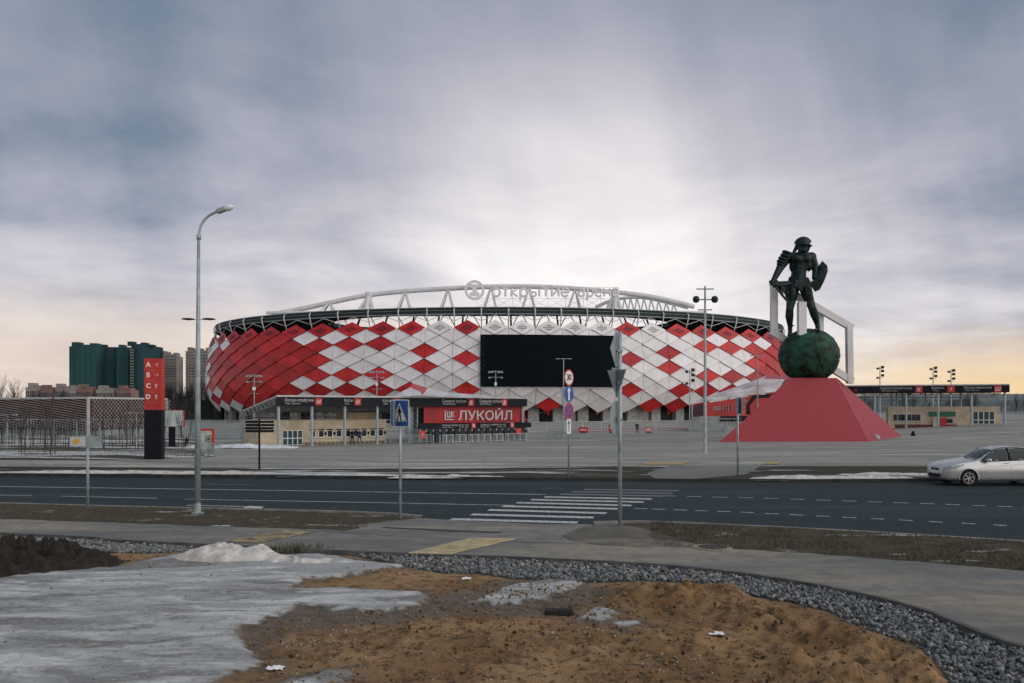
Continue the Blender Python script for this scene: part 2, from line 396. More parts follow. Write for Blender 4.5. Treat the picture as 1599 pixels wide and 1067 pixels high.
# far verge, then the square
PE = [Vector((-80, 51, .0)), Vector((-32, 46.5, 0))] + [Vector((p.x, p.y, 0)) for p in poly_line([(0, 727), (420, 729.5), (820, 728), (1100, 727), (1400, 727)], .06)] + [Vector((34, 45, 0)), Vector((80, 46, 0))]
PE = resample(smooth_line(PE), 90)
def bumpy(A, B, n, name, m, amp, z0, z1):
    nx = len(A); V = []
    for j in range(n + 1):
        t = j / n
        for i in range(nx):
            p = A[i].lerp(B[i], t); e = math.sin(math.pi * t); pq = CX + F * p.x / p.y; e *= .0 if 965 < pq < 1200 else 1.0
            V.append((p.x, p.y, z0 + (z1 - z0) * t + e * amp * (mnoise.fractal(Vector((p.x * .5, p.y * 1.2, 3)), 1, 2, 4) * .5 + .5)))
    mb = MB(); mb.add(V, [(j * nx + i, j * nx + i + 1, (j + 1) * nx + i + 1, (j + 1) * nx + i) for j in range(n) for i in range(nx - 1)])
    return kind(mb.build(name, m, sm=True), 'structure')
bumpy(resample(KF, 260), resample(PE, 260), 16, 'verge_far', MAT['far_verge'], .10, .10, .03)
xa_, xb_ = G(977, 751).x, G(1137, 753).x
kf = [p for p in KF if xa_ < p.x < xb_]; fe = [p for p in FE if xa_ < p.x < xb_]
path = [Vector((p.x, p.y, .112)) for p in kf] + [G(1165, 741, .085), G(1190, 727, .05), G(1046, 727.5, .05), G(1010, 739, .085)]
kind(sheet('path_to_square', path, MAT['path_asphalt']), 'structure')
kind(sheet('path_kerb', [Vector((p.x, p.y + .002, .134)) for p in fe] + [Vector((p.x, p.y, .134)) for p in reversed(kf)], MAT['kerb_worn']), 'structure')
for a in ([(1000, 727), (1064, 727), (1075, 722.5), (1016, 722.5)], [(1190, 726), (1214, 726), (1224, 721.5), (1200, 721.5)]):
    o = kind(sheet('tactile_strip', [GP(x, y) + Vector((0, 0, .04)) for x, y in a], mat('tactile_worn', (.42, .30, .12), .85, 0, .2, 6)), 'structure')
xs = np.concatenate([np.linspace(-170, -60, 12), np.linspace(-50, 90, 71), np.linspace(100, 240, 12)]); ys = np.concatenate([np.linspace(43.2, 120, 60), np.linspace(125, 420, 40)])
plaza = kind(link('square', grid('square', xs, ys, lambda X, Y: zg(X, Y) + .012, MAT['plaza_asphalt'])), 'structure')
big = np.concatenate([-np.geomspace(6000, 60, 24), np.linspace(-50, 90, 29), np.geomspace(100, 6000, 24)]); bigy = np.concatenate([[-40, -10], np.linspace(5, 120, 47), np.geomspace(130, 8000, 30)])
ground = kind(link('ground', grid('ground', big, bigy, lambda X, Y: zg(X, Y) - .35 - .3 * (Y < 43), MAT['field'])), 'structure')
# lawn with snow at the left
lx = np.linspace(-110, -18, 140); ly = np.linspace(50.5, 118, 110)
def lawn_mesh():
    V = []; Fc = []; nx, ny = len(lx), len(ly)
    for yv in ly:
        xr = float(np.interp(yv, [50.5, 56, 75, 118], [-23, -19.5, -27.5, -42])); x0 = -110 - (yv - 50)
        for k in range(nx):
            xx = x0 + (xr - x0) * k / (nx - 1); e = min(1, (nx - 1 - k) / 6) * min(1, (yv - 50.5) / 1.5)
            V.append((xx, yv, float(zg(xx, yv)) + .03 + e * (.08 + .16 * (mnoise.fractal(Vector((xx * .25, yv * .35, 1)), 1, 2, 4) * .5 + .5))))
    for j in range(ny - 1):
        for i in range(nx - 1): Fc.append((j * nx + i, j * nx + i + 1, (j + 1) * nx + i + 1, (j + 1) * nx + i))
    mb = MB(); mb.add(V, Fc); return mb.build('lawn', MAT['lawn'], sm=True)
kind(lawn_mesh(), 'structure')

# road markings, each a painted sheet 4 mm above the road
mat('paint_line', (.50, .51, .50), .75, 0, .3, 9, c2=(.20, .22, .22)); mat('paint_faint', (.16, .18, .18), .8, 0, .3, 9, c2=(.08, .09, .1))
def line(p0, p1, w, name='lane_line', m='paint_line'):
    a, b = G(*p0), G(*p1); d = (b - a); n = Vector((-d.y, d.x, 0)).normalized() * w / 2
    k = max(1, int(d.length / 2)); V = []
    for i in range(k + 1):
        q = a.lerp(b, i / k); V += [q - n + Vector((0, 0, .005)), q + n + Vector((0, 0, .005))]
    mb = MB(); mb.add(V, [(2 * i, 2 * i + 2, 2 * i + 3, 2 * i + 1) for i in range(k)]); return mb.build(name, MAT[m], road)
for a, b in [((-200, 757), (0, 760)), ((0, 760), (420, 766)), ((420, 766), (852, 772.6))]: line(a, b, .13)
for a, b in [((-120, 772), (50, 774.2)), ((97, 775.2), (245, 778.4)), ((289, 779.8), (600, 785.5)), ((600, 785.5), (803, 789.6))]: line(a, b, .10)
line((292, 789.3), (400, 791.6), .14)
ar = MB(); ar.add([G(x, y) + Vector((0, 0, .006)) for x, y in [(377, 794.6), (405, 795.4), (413, 791.6), (388, 790.4)]], [(0, 1, 2, 3)]); ar.build('arrow_marking', MAT['paint_line'], road)
for a, b in [((320, 756.6), (395, 757.4)), ((845, 762.6), (880, 762.9))]: line(a, b, .10, m='paint_faint')
for x in np.arange(1032, 1760, 40.4):
    f = lambda q: np.interp(q, [1032, 1183, 1262, 1464, 1590, 1800], [774.6, 778, 780.6, 787.4, 792.3, 801.5]); line((x, f(x)), (x + 23, f(x + 23)), .11, 'lane_dash')
px_ = [990, 1019, 1052, 1085, 1120, 1156, 1195, 1233, 1275, 1316, 1360, 1404, 1451, 1502, 1551, 1602, 1655, 1712]
for x in px_:
    f = lambda q: np.interp(q, [990, 1156, 1275, 1404, 1550, 1720], [794.3, 800, 806, 812.3, 820, 830.5]); line((x, f(x)), (x + 21, f(x + 21)), .11, 'lane_dash')
for a, b in [((704, 811), (902, 816.4)), ((736, 803.6), (927, 808.6)), ((763, 796.6), (947, 801.8)), ((785, 790.8), (966, 795)), ((807, 785.3), (986, 789.8)), ((829, 780.6), (1005, 784.4)), ((850, 776.4), (1018, 779.6)), ((874, 772), (1035, 775)), ((893, 768.2), (1050, 770.8)), ((912, 764.6), (1060, 766.8))]:
    line(a, b, .40, 'crosswalk_stripe', 'paint_line' if a[1] > 775.5 else 'paint_faint')
# tactile paving: ribbed tiles
tm = mat('tactile', (.50, .42, .26), .85, 0, .12, 5, .2)
def tactile(c00, c10, c11, c01, nu, nv, m):
    a, b, c, d = [G(x, y, Z_WALK + .012) for x, y in (c00, c10, c11, c01)]
    for i in range(nu):
        for j in range(nv):
            q = lambda s, t: (a.lerp(b, s)).lerp(d.lerp(c, s), t)
            mb = MB(); e = .03
            s0, s1, t0, t1 = (i + e) / nu, (i + 1 - e) / nu, (j + e) / nv, (j + 1 - e) / nv
            mb.prism([q(s0, t0), q(s1, t0), q(s1, t1), q(s0, t1)], (0, 0, .006))
            for k in range(3):
                u0 = t0 + (t1 - t0) * (k + .22) / 3; u1 = t0 + (t1 - t0) * (k + .72) / 3
                mb.prism([q(s0, u0) + Vector((0, 0, .006)), q(s1, u0) + Vector((0, 0, .006)), q(s1, u1) + Vector((0, 0, .006)), q(s0, u1) + Vector((0, 0, .006))], (0, 0, .012))
            mb.build('tactile_tile', m, walk)
tactile((636, 864.3), (703, 866), (806, 842), (738, 840.5), 3, 8, tm)
tactile((352, 846), (402, 848), (492, 831), (440, 829), 2, 6, mat('tactile_sandy', (.34, .28, .17), .9, 0, .25, 4))

# ------------------------------------------------------------------ foreground ground: sand, ice, soil
def seg_sdf(P_, poly):
    """signed distance in metres, positive inside"""
    n = len(poly); d = np.full(P_.shape[0], 1e9); ins = np.zeros(P_.shape[0], bool)
    for i in range(n):
        a, b = poly[i], poly[(i + 1) % n]; ab = b - a; t = np.clip(((P_ - a) @ ab) / (ab @ ab + 1e-12), 0, 1)
        d = np.minimum(d, np.linalg.norm(P_ - (a + t[:, None] * ab), axis=1))
        c = ((a[1] > P_[:, 1]) != (b[1] > P_[:, 1])); xx = (b[0] - a[0]) * (P_[:, 1] - a[1]) / (b[1] - a[1] + 1e-12) + a[0]; ins ^= c & (P_[:, 0] < xx)
    return np.where(ins, d, -d)
def gpoly(pxs): return np.array([[*G(x, y, 0).xy] for x, y in pxs])
ICE = [[(-260, 912), (0, 905), (60, 889), (170, 886), (250, 871), (285, 864), (400, 869), (500, 864), (560, 876), (638, 881), (600, 889), (540, 897), (470, 903), (455, 920), (520, 917), (600, 921), (655, 924), (677, 934), (645, 949), (560, 955), (470, 944), (440, 956), (395, 972), (368, 978), (372, 1000), (390, 1016), (415, 1034), (380, 1046), (335, 1064), (290, 1130), (-400, 1130)],
       [(738, 938), (800, 912), (868, 903), (913, 909), (890, 921), (850, 936), (800, 941)], [(903, 966), (930, 947), (967, 956), (942, 972)], [(956, 974), (976, 968), (997, 972), (973, 984)], [(400, 1080), (470, 1058), (545, 1043), (548, 1052), (480, 1090)]]
WET = [(700, 930), (790, 908), (880, 900), (960, 925), (900, 950), (830, 960), (740, 958), (560, 975), (440, 985), (400, 1010), (380, 960), (480, 930), (650, 920)]
GRAVEL = [(520, 861), (628, 866), (736, 869.5), (838, 873.5), (1000, 881.5), (1112, 891), (1225, 906.5), (1337, 927.5), (1449, 956), (1599, 1013), (1760, 1130), (1600, 1200), (1520, 1110), (1490, 1067), (1468, 1035), (1431, 1006), (1359, 983), (1300, 955), (1240, 940), (1180, 929), (1112, 910), (1000, 905), (930, 908), (860, 906), (800, 903), (740, 893), (690, 894), (640, 884), (570, 870)]
GRAVEL_L = [(-60, 830), (34, 834.5), (182, 845), (304, 851), (290, 860), (230, 863), (160, 862), (100, 858), (-60, 850)]
MOUND = [(1075, 935, .16, .6), (1000, 925, .12, .6), (1130, 915, .10, .5), (1180, 960, .14, .6), (1290, 990, .16, .55), (1390, 1025, .16, .5), (1440, 1060, .16, .45), (1260, 1045, .12, .5), (1100, 1000, .08, .7), (1330, 1080, .14, .6), (960, 1000, .04, 1.0), (700, 1000, .03, 1.2)]
fx = np.arange(-15.5, 13.5, .055); fy = np.concatenate([np.arange(5.6, 16, .045), np.arange(16, 22, .06)])
FX, FY = np.meshgrid(fx, fy); Pq = np.stack([FX.ravel(), FY.ravel()], 1)
ice = np.full(len(Pq), -9.0)
for p in ICE: ice = np.maximum(ice, seg_sdf(Pq, gpoly(p)))
wet = np.maximum(seg_sdf(Pq, gpoly(WET)), ice + .0); grv = np.maximum(seg_sdf(Pq, gpoly(GRAVEL)), seg_sdf(Pq, gpoly(GRAVEL_L)))
def fbm(P_, s, o, seed=0.0):
    return np.array([mnoise.fractal((x * s, y * s, seed), 1.0, 2.0, o) for x, y in P_])
n1 = fbm(Pq, .9, 4, 1); n2 = fbm(Pq, 2.6, 4, 5); n3 = fbm(Pq, 8.0, 3, 9)
lump = np.zeros(len(Pq))
for x, y, a, r in MOUND:
    g = G(x, y, .05); lump += a * np.exp(-((Pq[:, 0] - g.x) ** 2 + (Pq[:, 1] - g.y) ** 2) / (r * r))
sandk = smooth((-grv + .02) / .25)
h = .02 * n1 + sandk * (lump * (1 + 1.0 * n2 + .35 * n3) + .034 * n2 + .018 * n3) - .02
icek = smooth((ice + .06 * n2 + .05) / .14)
h = h * (1 - icek) + icek * (.022 + .012 * n1 + .006 * n2)
# everything slides under the raised pavement
wl = np.array([[p.x, p.y] for p in WN]); edge = np.interp(Pq[:, 0], wl[:, 0], wl[:, 1])
ins = seg_sdf(Pq, np.array([[p.x, p.y] for p in WN] + [[40, 40], [-40, 40]]))
h = np.where(ins > -.05, -.06, h)
me = bpy.data.meshes.new('foreground'); nx, ny = len(fx), len(fy); ii = np.arange(nx * ny).reshape(ny, nx)
me.from_pydata(np.stack([Pq[:, 0], Pq[:, 1], h], 1).tolist(), [], np.stack([ii[:-1, :-1], ii[:-1, 1:], ii[1:, 1:], ii[1:, :-1]], -1).reshape(-1, 4).tolist())
me.polygons.foreach_set('use_smooth', [True] * len(me.polygons))
at = me.color_attributes.new('cover', 'FLOAT_COLOR', 'POINT')
cc = np.stack([np.clip(.5 + ice * .8, 0, 1), np.clip(.5 + wet * .5, 0, 1), np.clip(.5 + grv * .8, 0, 1), np.ones(len(Pq))], 1)
at.data.foreach_set('color', cc.ravel().astype(np.float32))
def fg_mat():
    m, T, b, co = shader('foreground_soil')
    a = T.new('ShaderNodeAttribute', attribute_name='cover'); ic, we, gr = T.sep(a.outputs['Color'])
    big_ = T.noise(co, .8, 6, .6, .3); mid = T.noise(co, 5, 6, .65); fine = T.noise(co, 42, 5, .75); st = T.noise(T.vmul(co, (.55, 1.8, 1)), 1.1, 7, .62, 1.0)
    sand = T.mix(T.ss(big_, .35, .65), (.25, .138, .054), (.43, .265, .125))
    sand = T.mix(T.math('MULTIPLY', T.ss(mid, .54, .34), .85), sand, (.085, .050, .024))
    sand = T.mix(T.ss(fine, .60, .72), sand, (.46, .33, .18)); sand = T.mix(T.ss(fine, .42, .32), sand, (.06, .036, .018))
    wk = T.ss(T.math('ADD', we, T.math('ADD', T.math('MULTIPLY', T.math('SUBTRACT', mid, .5), .35), T.math('MULTIPLY', T.math('SUBTRACT', st, .5), .5))), .30, .60)
    soil = T.mix(T.math('MULTIPLY', wk, .75), sand, T.mix(fine, (.060, .046, .034), (.11, .088, .064)))
    soil = T.mix(T.ss(gr, .42, .52), soil, T.mix(fine, (.035, .040, .042), (.09, .095, .095)))
    icef = T.math('ADD', ic, T.math('ADD', T.math('MULTIPLY', T.math('SUBTRACT', mid, .5), .34), T.math('MULTIPLY', T.math('SUBTRACT', st, .5), .42)))
    k = T.ss(icef, .455, .545)
    dirt = T.noise(T.vmul(co, (.35, .9, 1)), .9, 8, .62, 1.2); icec = T.mix(T.ss(st, .40, .66), (.31, .318, .308), (.70, .705, .69)); icec = T.mix(T.math('MULTIPLY', T.ss(dirt, .53, .40), .9), icec, T.mix(fine, (.085, .078, .064), (.18, .165, .14))); icec = T.mix(T.ss(T.noise(T.vmul(co, (.5, 1.3, 1)), 2.6, 7, .66, .6), .60, .72), icec, (.66, .68, .68)); icec = T.mix(T.ss(big_, .30, .62), T.mix(.5, icec, (.28, .30, .30)), icec)
    icec = T.mix(T.math('MULTIPLY', T.ss(mid, .60, .75), .35), icec, (.17, .14, .10)); icec = T.mix(T.math('MULTIPLY', T.ss(icef, .66, .52), .55), icec, T.mix(fine, (.16, .145, .12), (.34, .33, .30)))
    icec = T.mix(T.math('MULTIPLY', T.ss(T.noise(co, 13, 5, .7), .50, .68), .45), icec, (.64, .65, .64)); icec = T.mix(T.math('MULTIPLY', T.ss(T.noise(co, 7, 6, .7), .47, .33), .6), icec, (.12, .112, .095))
    T.put(b.inputs['Base Color'], T.mix(k, soil, icec))
    rs = T.ss(wk, 0, 1, .95, .5); T.put(b.inputs['Roughness'], T.math('ADD', T.math('MULTIPLY', rs, T.math('SUBTRACT', 1.0, k)), T.math('MULTIPLY', k, T.ss(st, .3, .6, .30, .62))))
    hh = T.math('ADD', T.math('MULTIPLY', fine, T.math('SUBTRACT', 1.0, T.math('MULTIPLY', k, .6))), T.math('ADD', T.math('MULTIPLY', mid, 1.4), T.math('MULTIPLY', k, .9)))
    bump(T, b, hh, .9, .05); return m
me.materials.append(fg_mat()); fg = kind(link('sandy_ground', me), 'structure')

def height_at(x, y):
    i = int(np.clip(np.searchsorted(fy, y), 0, ny - 1)); j = int(np.clip(np.searchsorted(fx, x), 0, nx - 1)); return float(h[i * nx + j])
# crushed stone: every stone is real geometry
ico = None
def ico_sphere():
    bm = bmesh.new(); bmesh.ops.create_icosphere(bm, subdivisions=1, radius=1.0); bm.verts.ensure_lookup_table()
    v = np.array([x.co[:] for x in bm.verts]); f = np.array([[q.index for q in t.verts] for t in bm.faces]); bm.free(); return v, f
IV, IF = ico_sphere()
def stones(name, pts, rmin, rmax, m, flat=.75, sink=.3):
    V = []; Fc = []; n = 0
    for (x, y, z) in pts:
        r = rmin + (rmax - rmin) * rng.random() ** 1.6; s = rng.uniform(.6, 1.15, 3) * r; s[2] *= flat
        v = IV * (1 + rng.uniform(-.28, .28, (len(IV), 1))) * s
        a = rng.uniform(0, 6.28, 3); M = np.array(Matrix.Rotation(a[0], 3, 'Z') @ Matrix.Rotation(a[1] * .3, 3, 'X')); v = v @ M.T + (x, y, z + r * flat * (1 - sink) * .6)
        V.append(v); Fc.append(IF + n); n += len(v)
    me = bpy.data.meshes.new(name); me.from_pydata(np.concatenate(V).tolist(), [], np.concatenate(Fc).tolist()); me.materials.append(m)
    return kind(link(name, me), 'stuff')
def stone_mat(name, stops):
    m, T, b, co = shader(name)
    n = T.new('ShaderNodeNewGeometry'); T.put(b.inputs['Base Color'], T.mix(T.math('MULTIPLY', T.noise(co, 60, 4, .7), .5), T.ramp(n.outputs['Random Per Island'], stops), (.10, .10, .10)))
    b.inputs['Roughness'].default_value = .8; return m
gm = stone_mat('crushed_stone', [(0, (.07, .08, .083)), (.35, (.135, .15, .152)), (.65, (.21, .225, .225)), (.88, (.31, .315, .305)), (1, (.45, .41, .36))])
def scatter(poly, n, jitter=.12):
    w = gpoly(poly); lo, hi = w.min(0), w.max(0); c = rng.uniform(lo, hi, (n, 2)); s = seg_sdf(c, w); keep = s > -jitter * rng.random(n) ** 2
    return c[keep]
def lay(c, layers=.0): return [(x, y, height_at(x, y) + rng.random() * layers) for x, y in c if 5.7 < y < 21.5]
area = 0
gp = scatter(GRAVEL, 60000); gp = gp[:19000]
stones('gravel', lay(gp, .05), .010, .044, gm)
gl = scatter(GRAVEL_L, 9000)[:4200]; stones('gravel_left', lay(gl, .03), .02, .05, gm)
pm = stone_mat('pebble', [(0, (.10, .07, .045)), (.4, (.20, .14, .085)), (.75, (.34, .27, .19)), (1, (.55, .50, .44))])
SAND = [(380, 1000), (460, 960), (640, 955), (700, 905), (860, 912), (1000, 908), (1180, 935), (1300, 960), (1430, 1010), (1490, 1070), (1520, 1130), (330, 1130), (420, 1040)]
sp = scatter(SAND, 5200); stones('pebbles', lay(sp), .004, .016, pm)
for (x, y, n, r) in [(930, 988, 90, .45), (505, 1005, 60, .4), (870, 925, 40, .5), (1060, 1035, 50, .3), (640, 890, 60, .6)]:
    g = G(x, y); c = np.stack([g.x + rng.normal(0, r, n), g.y + rng.normal(0, r * .45, n)], 1); stones('pebble_cluster', lay(c), .008, .030, pm)
dm = mat('soil_clod', (.050, .036, .024), .95, 0, .3, 20, .6, 60)
c = scatter(SAND, 700); stones('soil_clods', lay(c), .004, .03, dm); sm_ = mat('sand_clod', (.24, .14, .06), .95, 0, .3, 20, .6, 60); c = scatter(SAND, 2600); stones('sand_clods', lay(c), .006, .045, sm_, .6, .6)
c = scatter(ICE[0], 120); stones('clods_on_ice', lay(c), .004, .026, dm)

# heaps
def heap(name, c, rx, ry, hgt, m, label, cat, seed, rough=.35, freq=2.2, rz=0.0, n=70):
    V = []; Fc = []
    for j in range(n + 1):
        for i in range(n + 1):
            u, v = i / n * 2 - 1, j / n * 2 - 1; r = math.hypot(u, v) + .22 * mnoise.fractal(Vector((u * 1.6, v * 1.6, seed)), 1, 2, 3)
            k = max(0, 1 - r * r); x, y = u * rx * 1.15, v * ry * 1.15
            q = mnoise.fractal(Vector((x * freq, y * freq, seed + 9)), .9, 2.1, 6)
            z = hgt * k ** .8 * (1 + rough * q) + .02 * q * (k > 0) - .04
            V.append((x * math.cos(rz) - y * math.sin(rz), x * math.sin(rz) + y * math.cos(rz), z))
    for j in range(n):
        for i in range(n): Fc.append((j * (n + 1) + i, j * (n + 1) + i + 1, (j + 1) * (n + 1) + i + 1, (j + 1) * (n + 1) + i))
    mb = MB(); mb.add(V, Fc); o = mb.build(name, m, sm=True); o.location = c; return tag(o, label, cat)
g = G(352, 877); heap('snow_heap', (g.x, g.y + .35, .0), 1.02, .50, .30, mat('old_snow', (.62, .59, .55), .7, 0, .14, 4, .8, 22), 'dirty white snow heap at the edge of the pavement', 'snow heap', 3, .45, 2.5)
g = G(470, 880); heap('snow_heap', (g.x, g.y + .15, .0), .75, .28, .11, MAT['old_snow'], 'low crumbled snow heap with weeds beside the taller one', 'snow heap', 13, .6, 4)
g = G(25, 893); heap('soil_heap', (g.x - .75, g.y + .75, .0), 2.0, 1.25, .36, mat('black_soil', (.028, .021, .015), .95, 0, .3, 9, 1.0, 26), 'dark brown soil heap beside the ice sheet', 'soil heap', 21, .95, 3.6, n=110)
g = G(1165, 768 - 22, .1); 
for (x, y, rx, ry, hh, s) in [(1240, 747, 1.6, .5, .16, 4), (1330, 746, 2.2, .4, .14, 6), (700, 744, 2.2, .35, .10, 8), (560, 742, 3.0, .35, .10, 10), (150, 738, 5, .5, .14, 12), (330, 739, 3.5, .5, .12, 15), (1400, 741, 2.5, .4, .12, 17)]:
    g = G(x, y, .12); heap('snow_patch', (g.x, g.y, .11), rx, ry, hh, MAT['old_snow'], {4: 'thin snow patch right of the path to the square', 6: 'long snow patch on the far verge below the red pedestal', 8: 'snow patch on the far verge below the red banner', 10: 'snow patch on the far verge below the ticket hall', 12: 'long snow strip on the far verge below the red sign totem', 15: 'snow strip on the far verge behind the street lamp', 17: 'snow patch on the far verge by the silver car'}[s], 'snow patch', s, .4, 1.5, n=30)
heap('snow_bank', (*GP(372, 700).xy, float(zg(-30, 88)) + .05), 5.5, 1.4, .38, MAT['snow'], 'white snow bank beside the ticket hall', 'snow bank', 31, .4, .8)
g = G(1116, 858, Z_WALK); mb = MB(); mb.lathe([(.42, 0), (.42, .012), (.34, .014)], (0, 0, 0), 28); o = mb.build('manhole_cover', mat('manhole_rim', (.27, .23, .17), .9, 0, .2, 8)); o.location = (g.x, g.y + .2, Z_WALK + .004)
mb = MB(); mb.lathe([(.30, .012), (.30, .02), (.02, .022)], (0, 0, 0), 24); mb.build('lid', mat('cast_iron', (.05, .042, .035), .7, 0, .2, 12, .6), o); tag(o, 'round manhole cover in sandy ring on the near pavement', 'manhole cover')
# chunk of old timber and litter on the sand
g = G(873, 951, .05); mb = MB(); mb.box((0, 0, .035), (.42, .14, .09), .05)
o = mb.build('timber_chunk', mat('rotten_wood', (.028, .022, .018), .9, 0, .4, 14, .9, 30)); o.location = (g.x, g.y, height_at(g.x, g.y)); 
bv = o.modifiers.new('b', 'BEVEL'); bv.width = .02; tag(o, 'dark rotten timber chunk lying on the sand by the ice', 'timber')
for (x, y, s, lab) in [(728, 901, .10, 'crumpled white paper scrap on the sand near the gravel'), (1118, 991, .13, 'flat white litter scrap on the sand hump'), (430, 1037, .12, 'white litter scrap at the tip of the ice sheet')]:
    g = G(x, y, .05); mb = MB(); V = []
    for j in range(5):
        for i in range(7): V.append(((i / 6 - .5) * s * 1.6 + rng.uniform(-.006, .006), (j / 4 - .5) * s, .02 + .025 * rng.random()))
    mb.add(V, [(j * 7 + i, j * 7 + i + 1, j * 7 + i + 8, j * 7 + i + 7) for j in range(4) for i in range(6)]); o = mb.build('litter', MAT['white_paint']); o.location = (g.x, g.y, height_at(g.x, g.y) + .01); sd = o.modifiers.new('s', 'SOLIDIFY'); sd.thickness = .004; tag(o, lab, 'litter')
# dead grass
def grass(name, polys, n, m, hmin, hmax, zf):
    V = []; Fc = []; k = 0
    for _ in range(n):
        x, y = polys(); z = zf(x, y); a = rng.uniform(0, 6.28); hh = rng.uniform(hmin, hmax); w = .006 + hh * .05; l = rng.uniform(.1, .8) * hh; b_ = rng.uniform(0, 6.28)
        V += [(x - w * math.cos(a), y - w * math.sin(a), z - .01), (x + w * math.cos(a), y + w * math.sin(a), z - .01), (x + l * math.cos(b_), y + l * math.sin(b_), z + hh)]; Fc.append((k, k + 1, k + 2)); k += 3
    me = bpy.data.meshes.new(name); me.from_pydata(V, [], Fc); me.materials.append(m); return kind(link(name, me), 'stuff')
gmat = stone_mat('dead_grass', [(0, (.045, .036, .022)), (.5, (.085, .070, .036)), (.85, (.13, .11, .06)), (1, (.06, .075, .03))])
def clumpy(f, lim=-.05, px0=None):
    def g_():
        for _ in range(12):
            x, y = f()
            if mnoise.fractal(Vector((x * 1.1, y * 2.2, 6)), 1, 2, 3) > lim and not (px0 and CX + F * x / y < px0): return x, y
        return x, y + .0
    return g_
def pick(A, B):
    L = len(A) - 1
    def f():
        t = rng.random() * L; i = int(t); p = A[i].lerp(A[i + 1], t - i).lerp(B[i].lerp(B[i + 1], t - i), rng.random()); return p.x, p.y
    return f
grass('dead_grass_near_left', clumpy(pick(A_, B_)), 14000, gmat, .02, .09, lambda x, y: Z_VERGE - .006)
grass('dead_grass_near_right', clumpy(pick(A2_, B2_), px0=1015), 22000, gmat, .02, .09, lambda x, y: Z_VERGE - .006)
def lawn_pick():
    y = rng.uniform(51, 70); return rng.uniform(-45, float(np.interp(y, [50.5, 56, 75], [-23.5, -20, -28]))), y
grass('lawn_grass', lawn_pick, 9000, stone_mat('lawn_grass', [(0, (.04, .042, .025)), (.6, (.06, .068, .034)), (1, (.10, .09, .05))]), .08, .3, lambda x, y: float(zg(x, y)) + .05)
g = G(455, 866)
grass('weeds_on_snow', lambda: (g.x + rng.normal(0, .35), g.y + .3 + rng.normal(0, .12)), 260, mat('weed', (.12, .12, .07), .9), .05, .22, lambda x, y: .03)
# ------------------------------------------------------------------ stadium
SC = Vector((-4.4, 315, 0)); SA, SB = 105.0, 80.0
def off(z): return -2.4 * ((z - 12) / 16) ** 2 if z > 12 else -4.4 * ((12 - z) / 10) ** 2
def E(phi, z, o=0.0): return Vector((SC.x + (SA + o) * math.sin(phi), SC.y - (SB + o) * math.cos(phi), z))
def S(phi, z, d=0.0): return E(phi, z, off(z) + d)
Z0, DZ = 25.6, 2.17
apx = [333, 347, 364, 390, 421.5, 459.6, 502, 548, 597, 643.5, 687, 729.5, 773, 815.5, 857, 898, 939, 980, 1019, 1058.5, 1097, 1135, 1171.5, 1202, 1222, 1235]
ph = np.linspace(-2.0, 2.0, 8001); pxs = np.array([CX + F * S(p, Z0).x / S(p, Z0).y for p in ph])
lo, hi = int(pxs.argmin()), int(pxs.argmax())
aphi = [float(np.interp(min(max(x, pxs[lo] + .05), pxs[hi] - .05), pxs[lo:hi + 1], ph[lo:hi + 1])) for x in apx]
for i in range(len(aphi) - 1):      # keep a sensible spacing where the wall turns away
    pass
mid = len(aphi) // 2
for i in range(mid, len(aphi)):
    aphi[i] = max(aphi[i], aphi[i - 1] + .06)
for i in range(mid - 1, -1, -1): aphi[i] = min(aphi[i], aphi[i + 1] - .06)
NA0 = 2                              # columns added round the left shoulder
aphi = [aphi[0] - .12 * (NA0 - k) for k in range(NA0)] + aphi + [aphi[-1] + .12, aphi[-1] + .24]
NC = len(aphi); bphi = [(aphi[i] + aphi[i + 1]) / 2 for i in range(NC - 1)]
g0 = float(zg(0, 235))
stadium = empty('stadium', (SC.x, SC.y, g0)); tag(stadium, 'red and white diamond-panelled football stadium with black video screen', 'stadium')
redA = {0: set(range(0, 10)) | {11, 17} | set(range(19, 30)), 1: set(range(1, 9)) | set(range(20, 30)), 2: set(range(1, 7)) | {11, 17} | set(range(22, 30)), 3: set(range(1, 9)) | set(range(20, 30)),
        4: set(range(2, 10)) | {11, 17, 19, 20, 21} | set(range(22, 30)), 5: set(range(3, 9)) | {14, 18, 19, 20} | set(range(22, 30))}
redB = {0: {2, 3, 4} | set(range(23, 30)), 1: set(range(0, 6)) | {9, 18} | set(range(22, 30)), 2: set(range(0, 6)) | {9, 18} | set(range(22, 30)), 3: set(range(0, 5)) | set(range(23, 30)), 4: set(range(0, 5)) | set(range(23, 30))}
zt, zb = 3 + (638 - 523.5) * 236 / F, 3 + (638 - 603.5) * 235.3 / F
pl, pr = bphi[NA0 + 11], bphi[NA0 + 16]
def clip(poly, f):
    out = []
    for i in range(len(poly)):
        a, b = poly[i], poly[(i + 1) % len(poly)]; fa, fb = f(a), f(b)
        if fa >= 0: out.append(a)
        if fa * fb < 0: t = fa / (fa - fb); out.append((a[0] + (b[0] - a[0]) * t, a[1] + (b[1] - a[1]) * t))
    return out
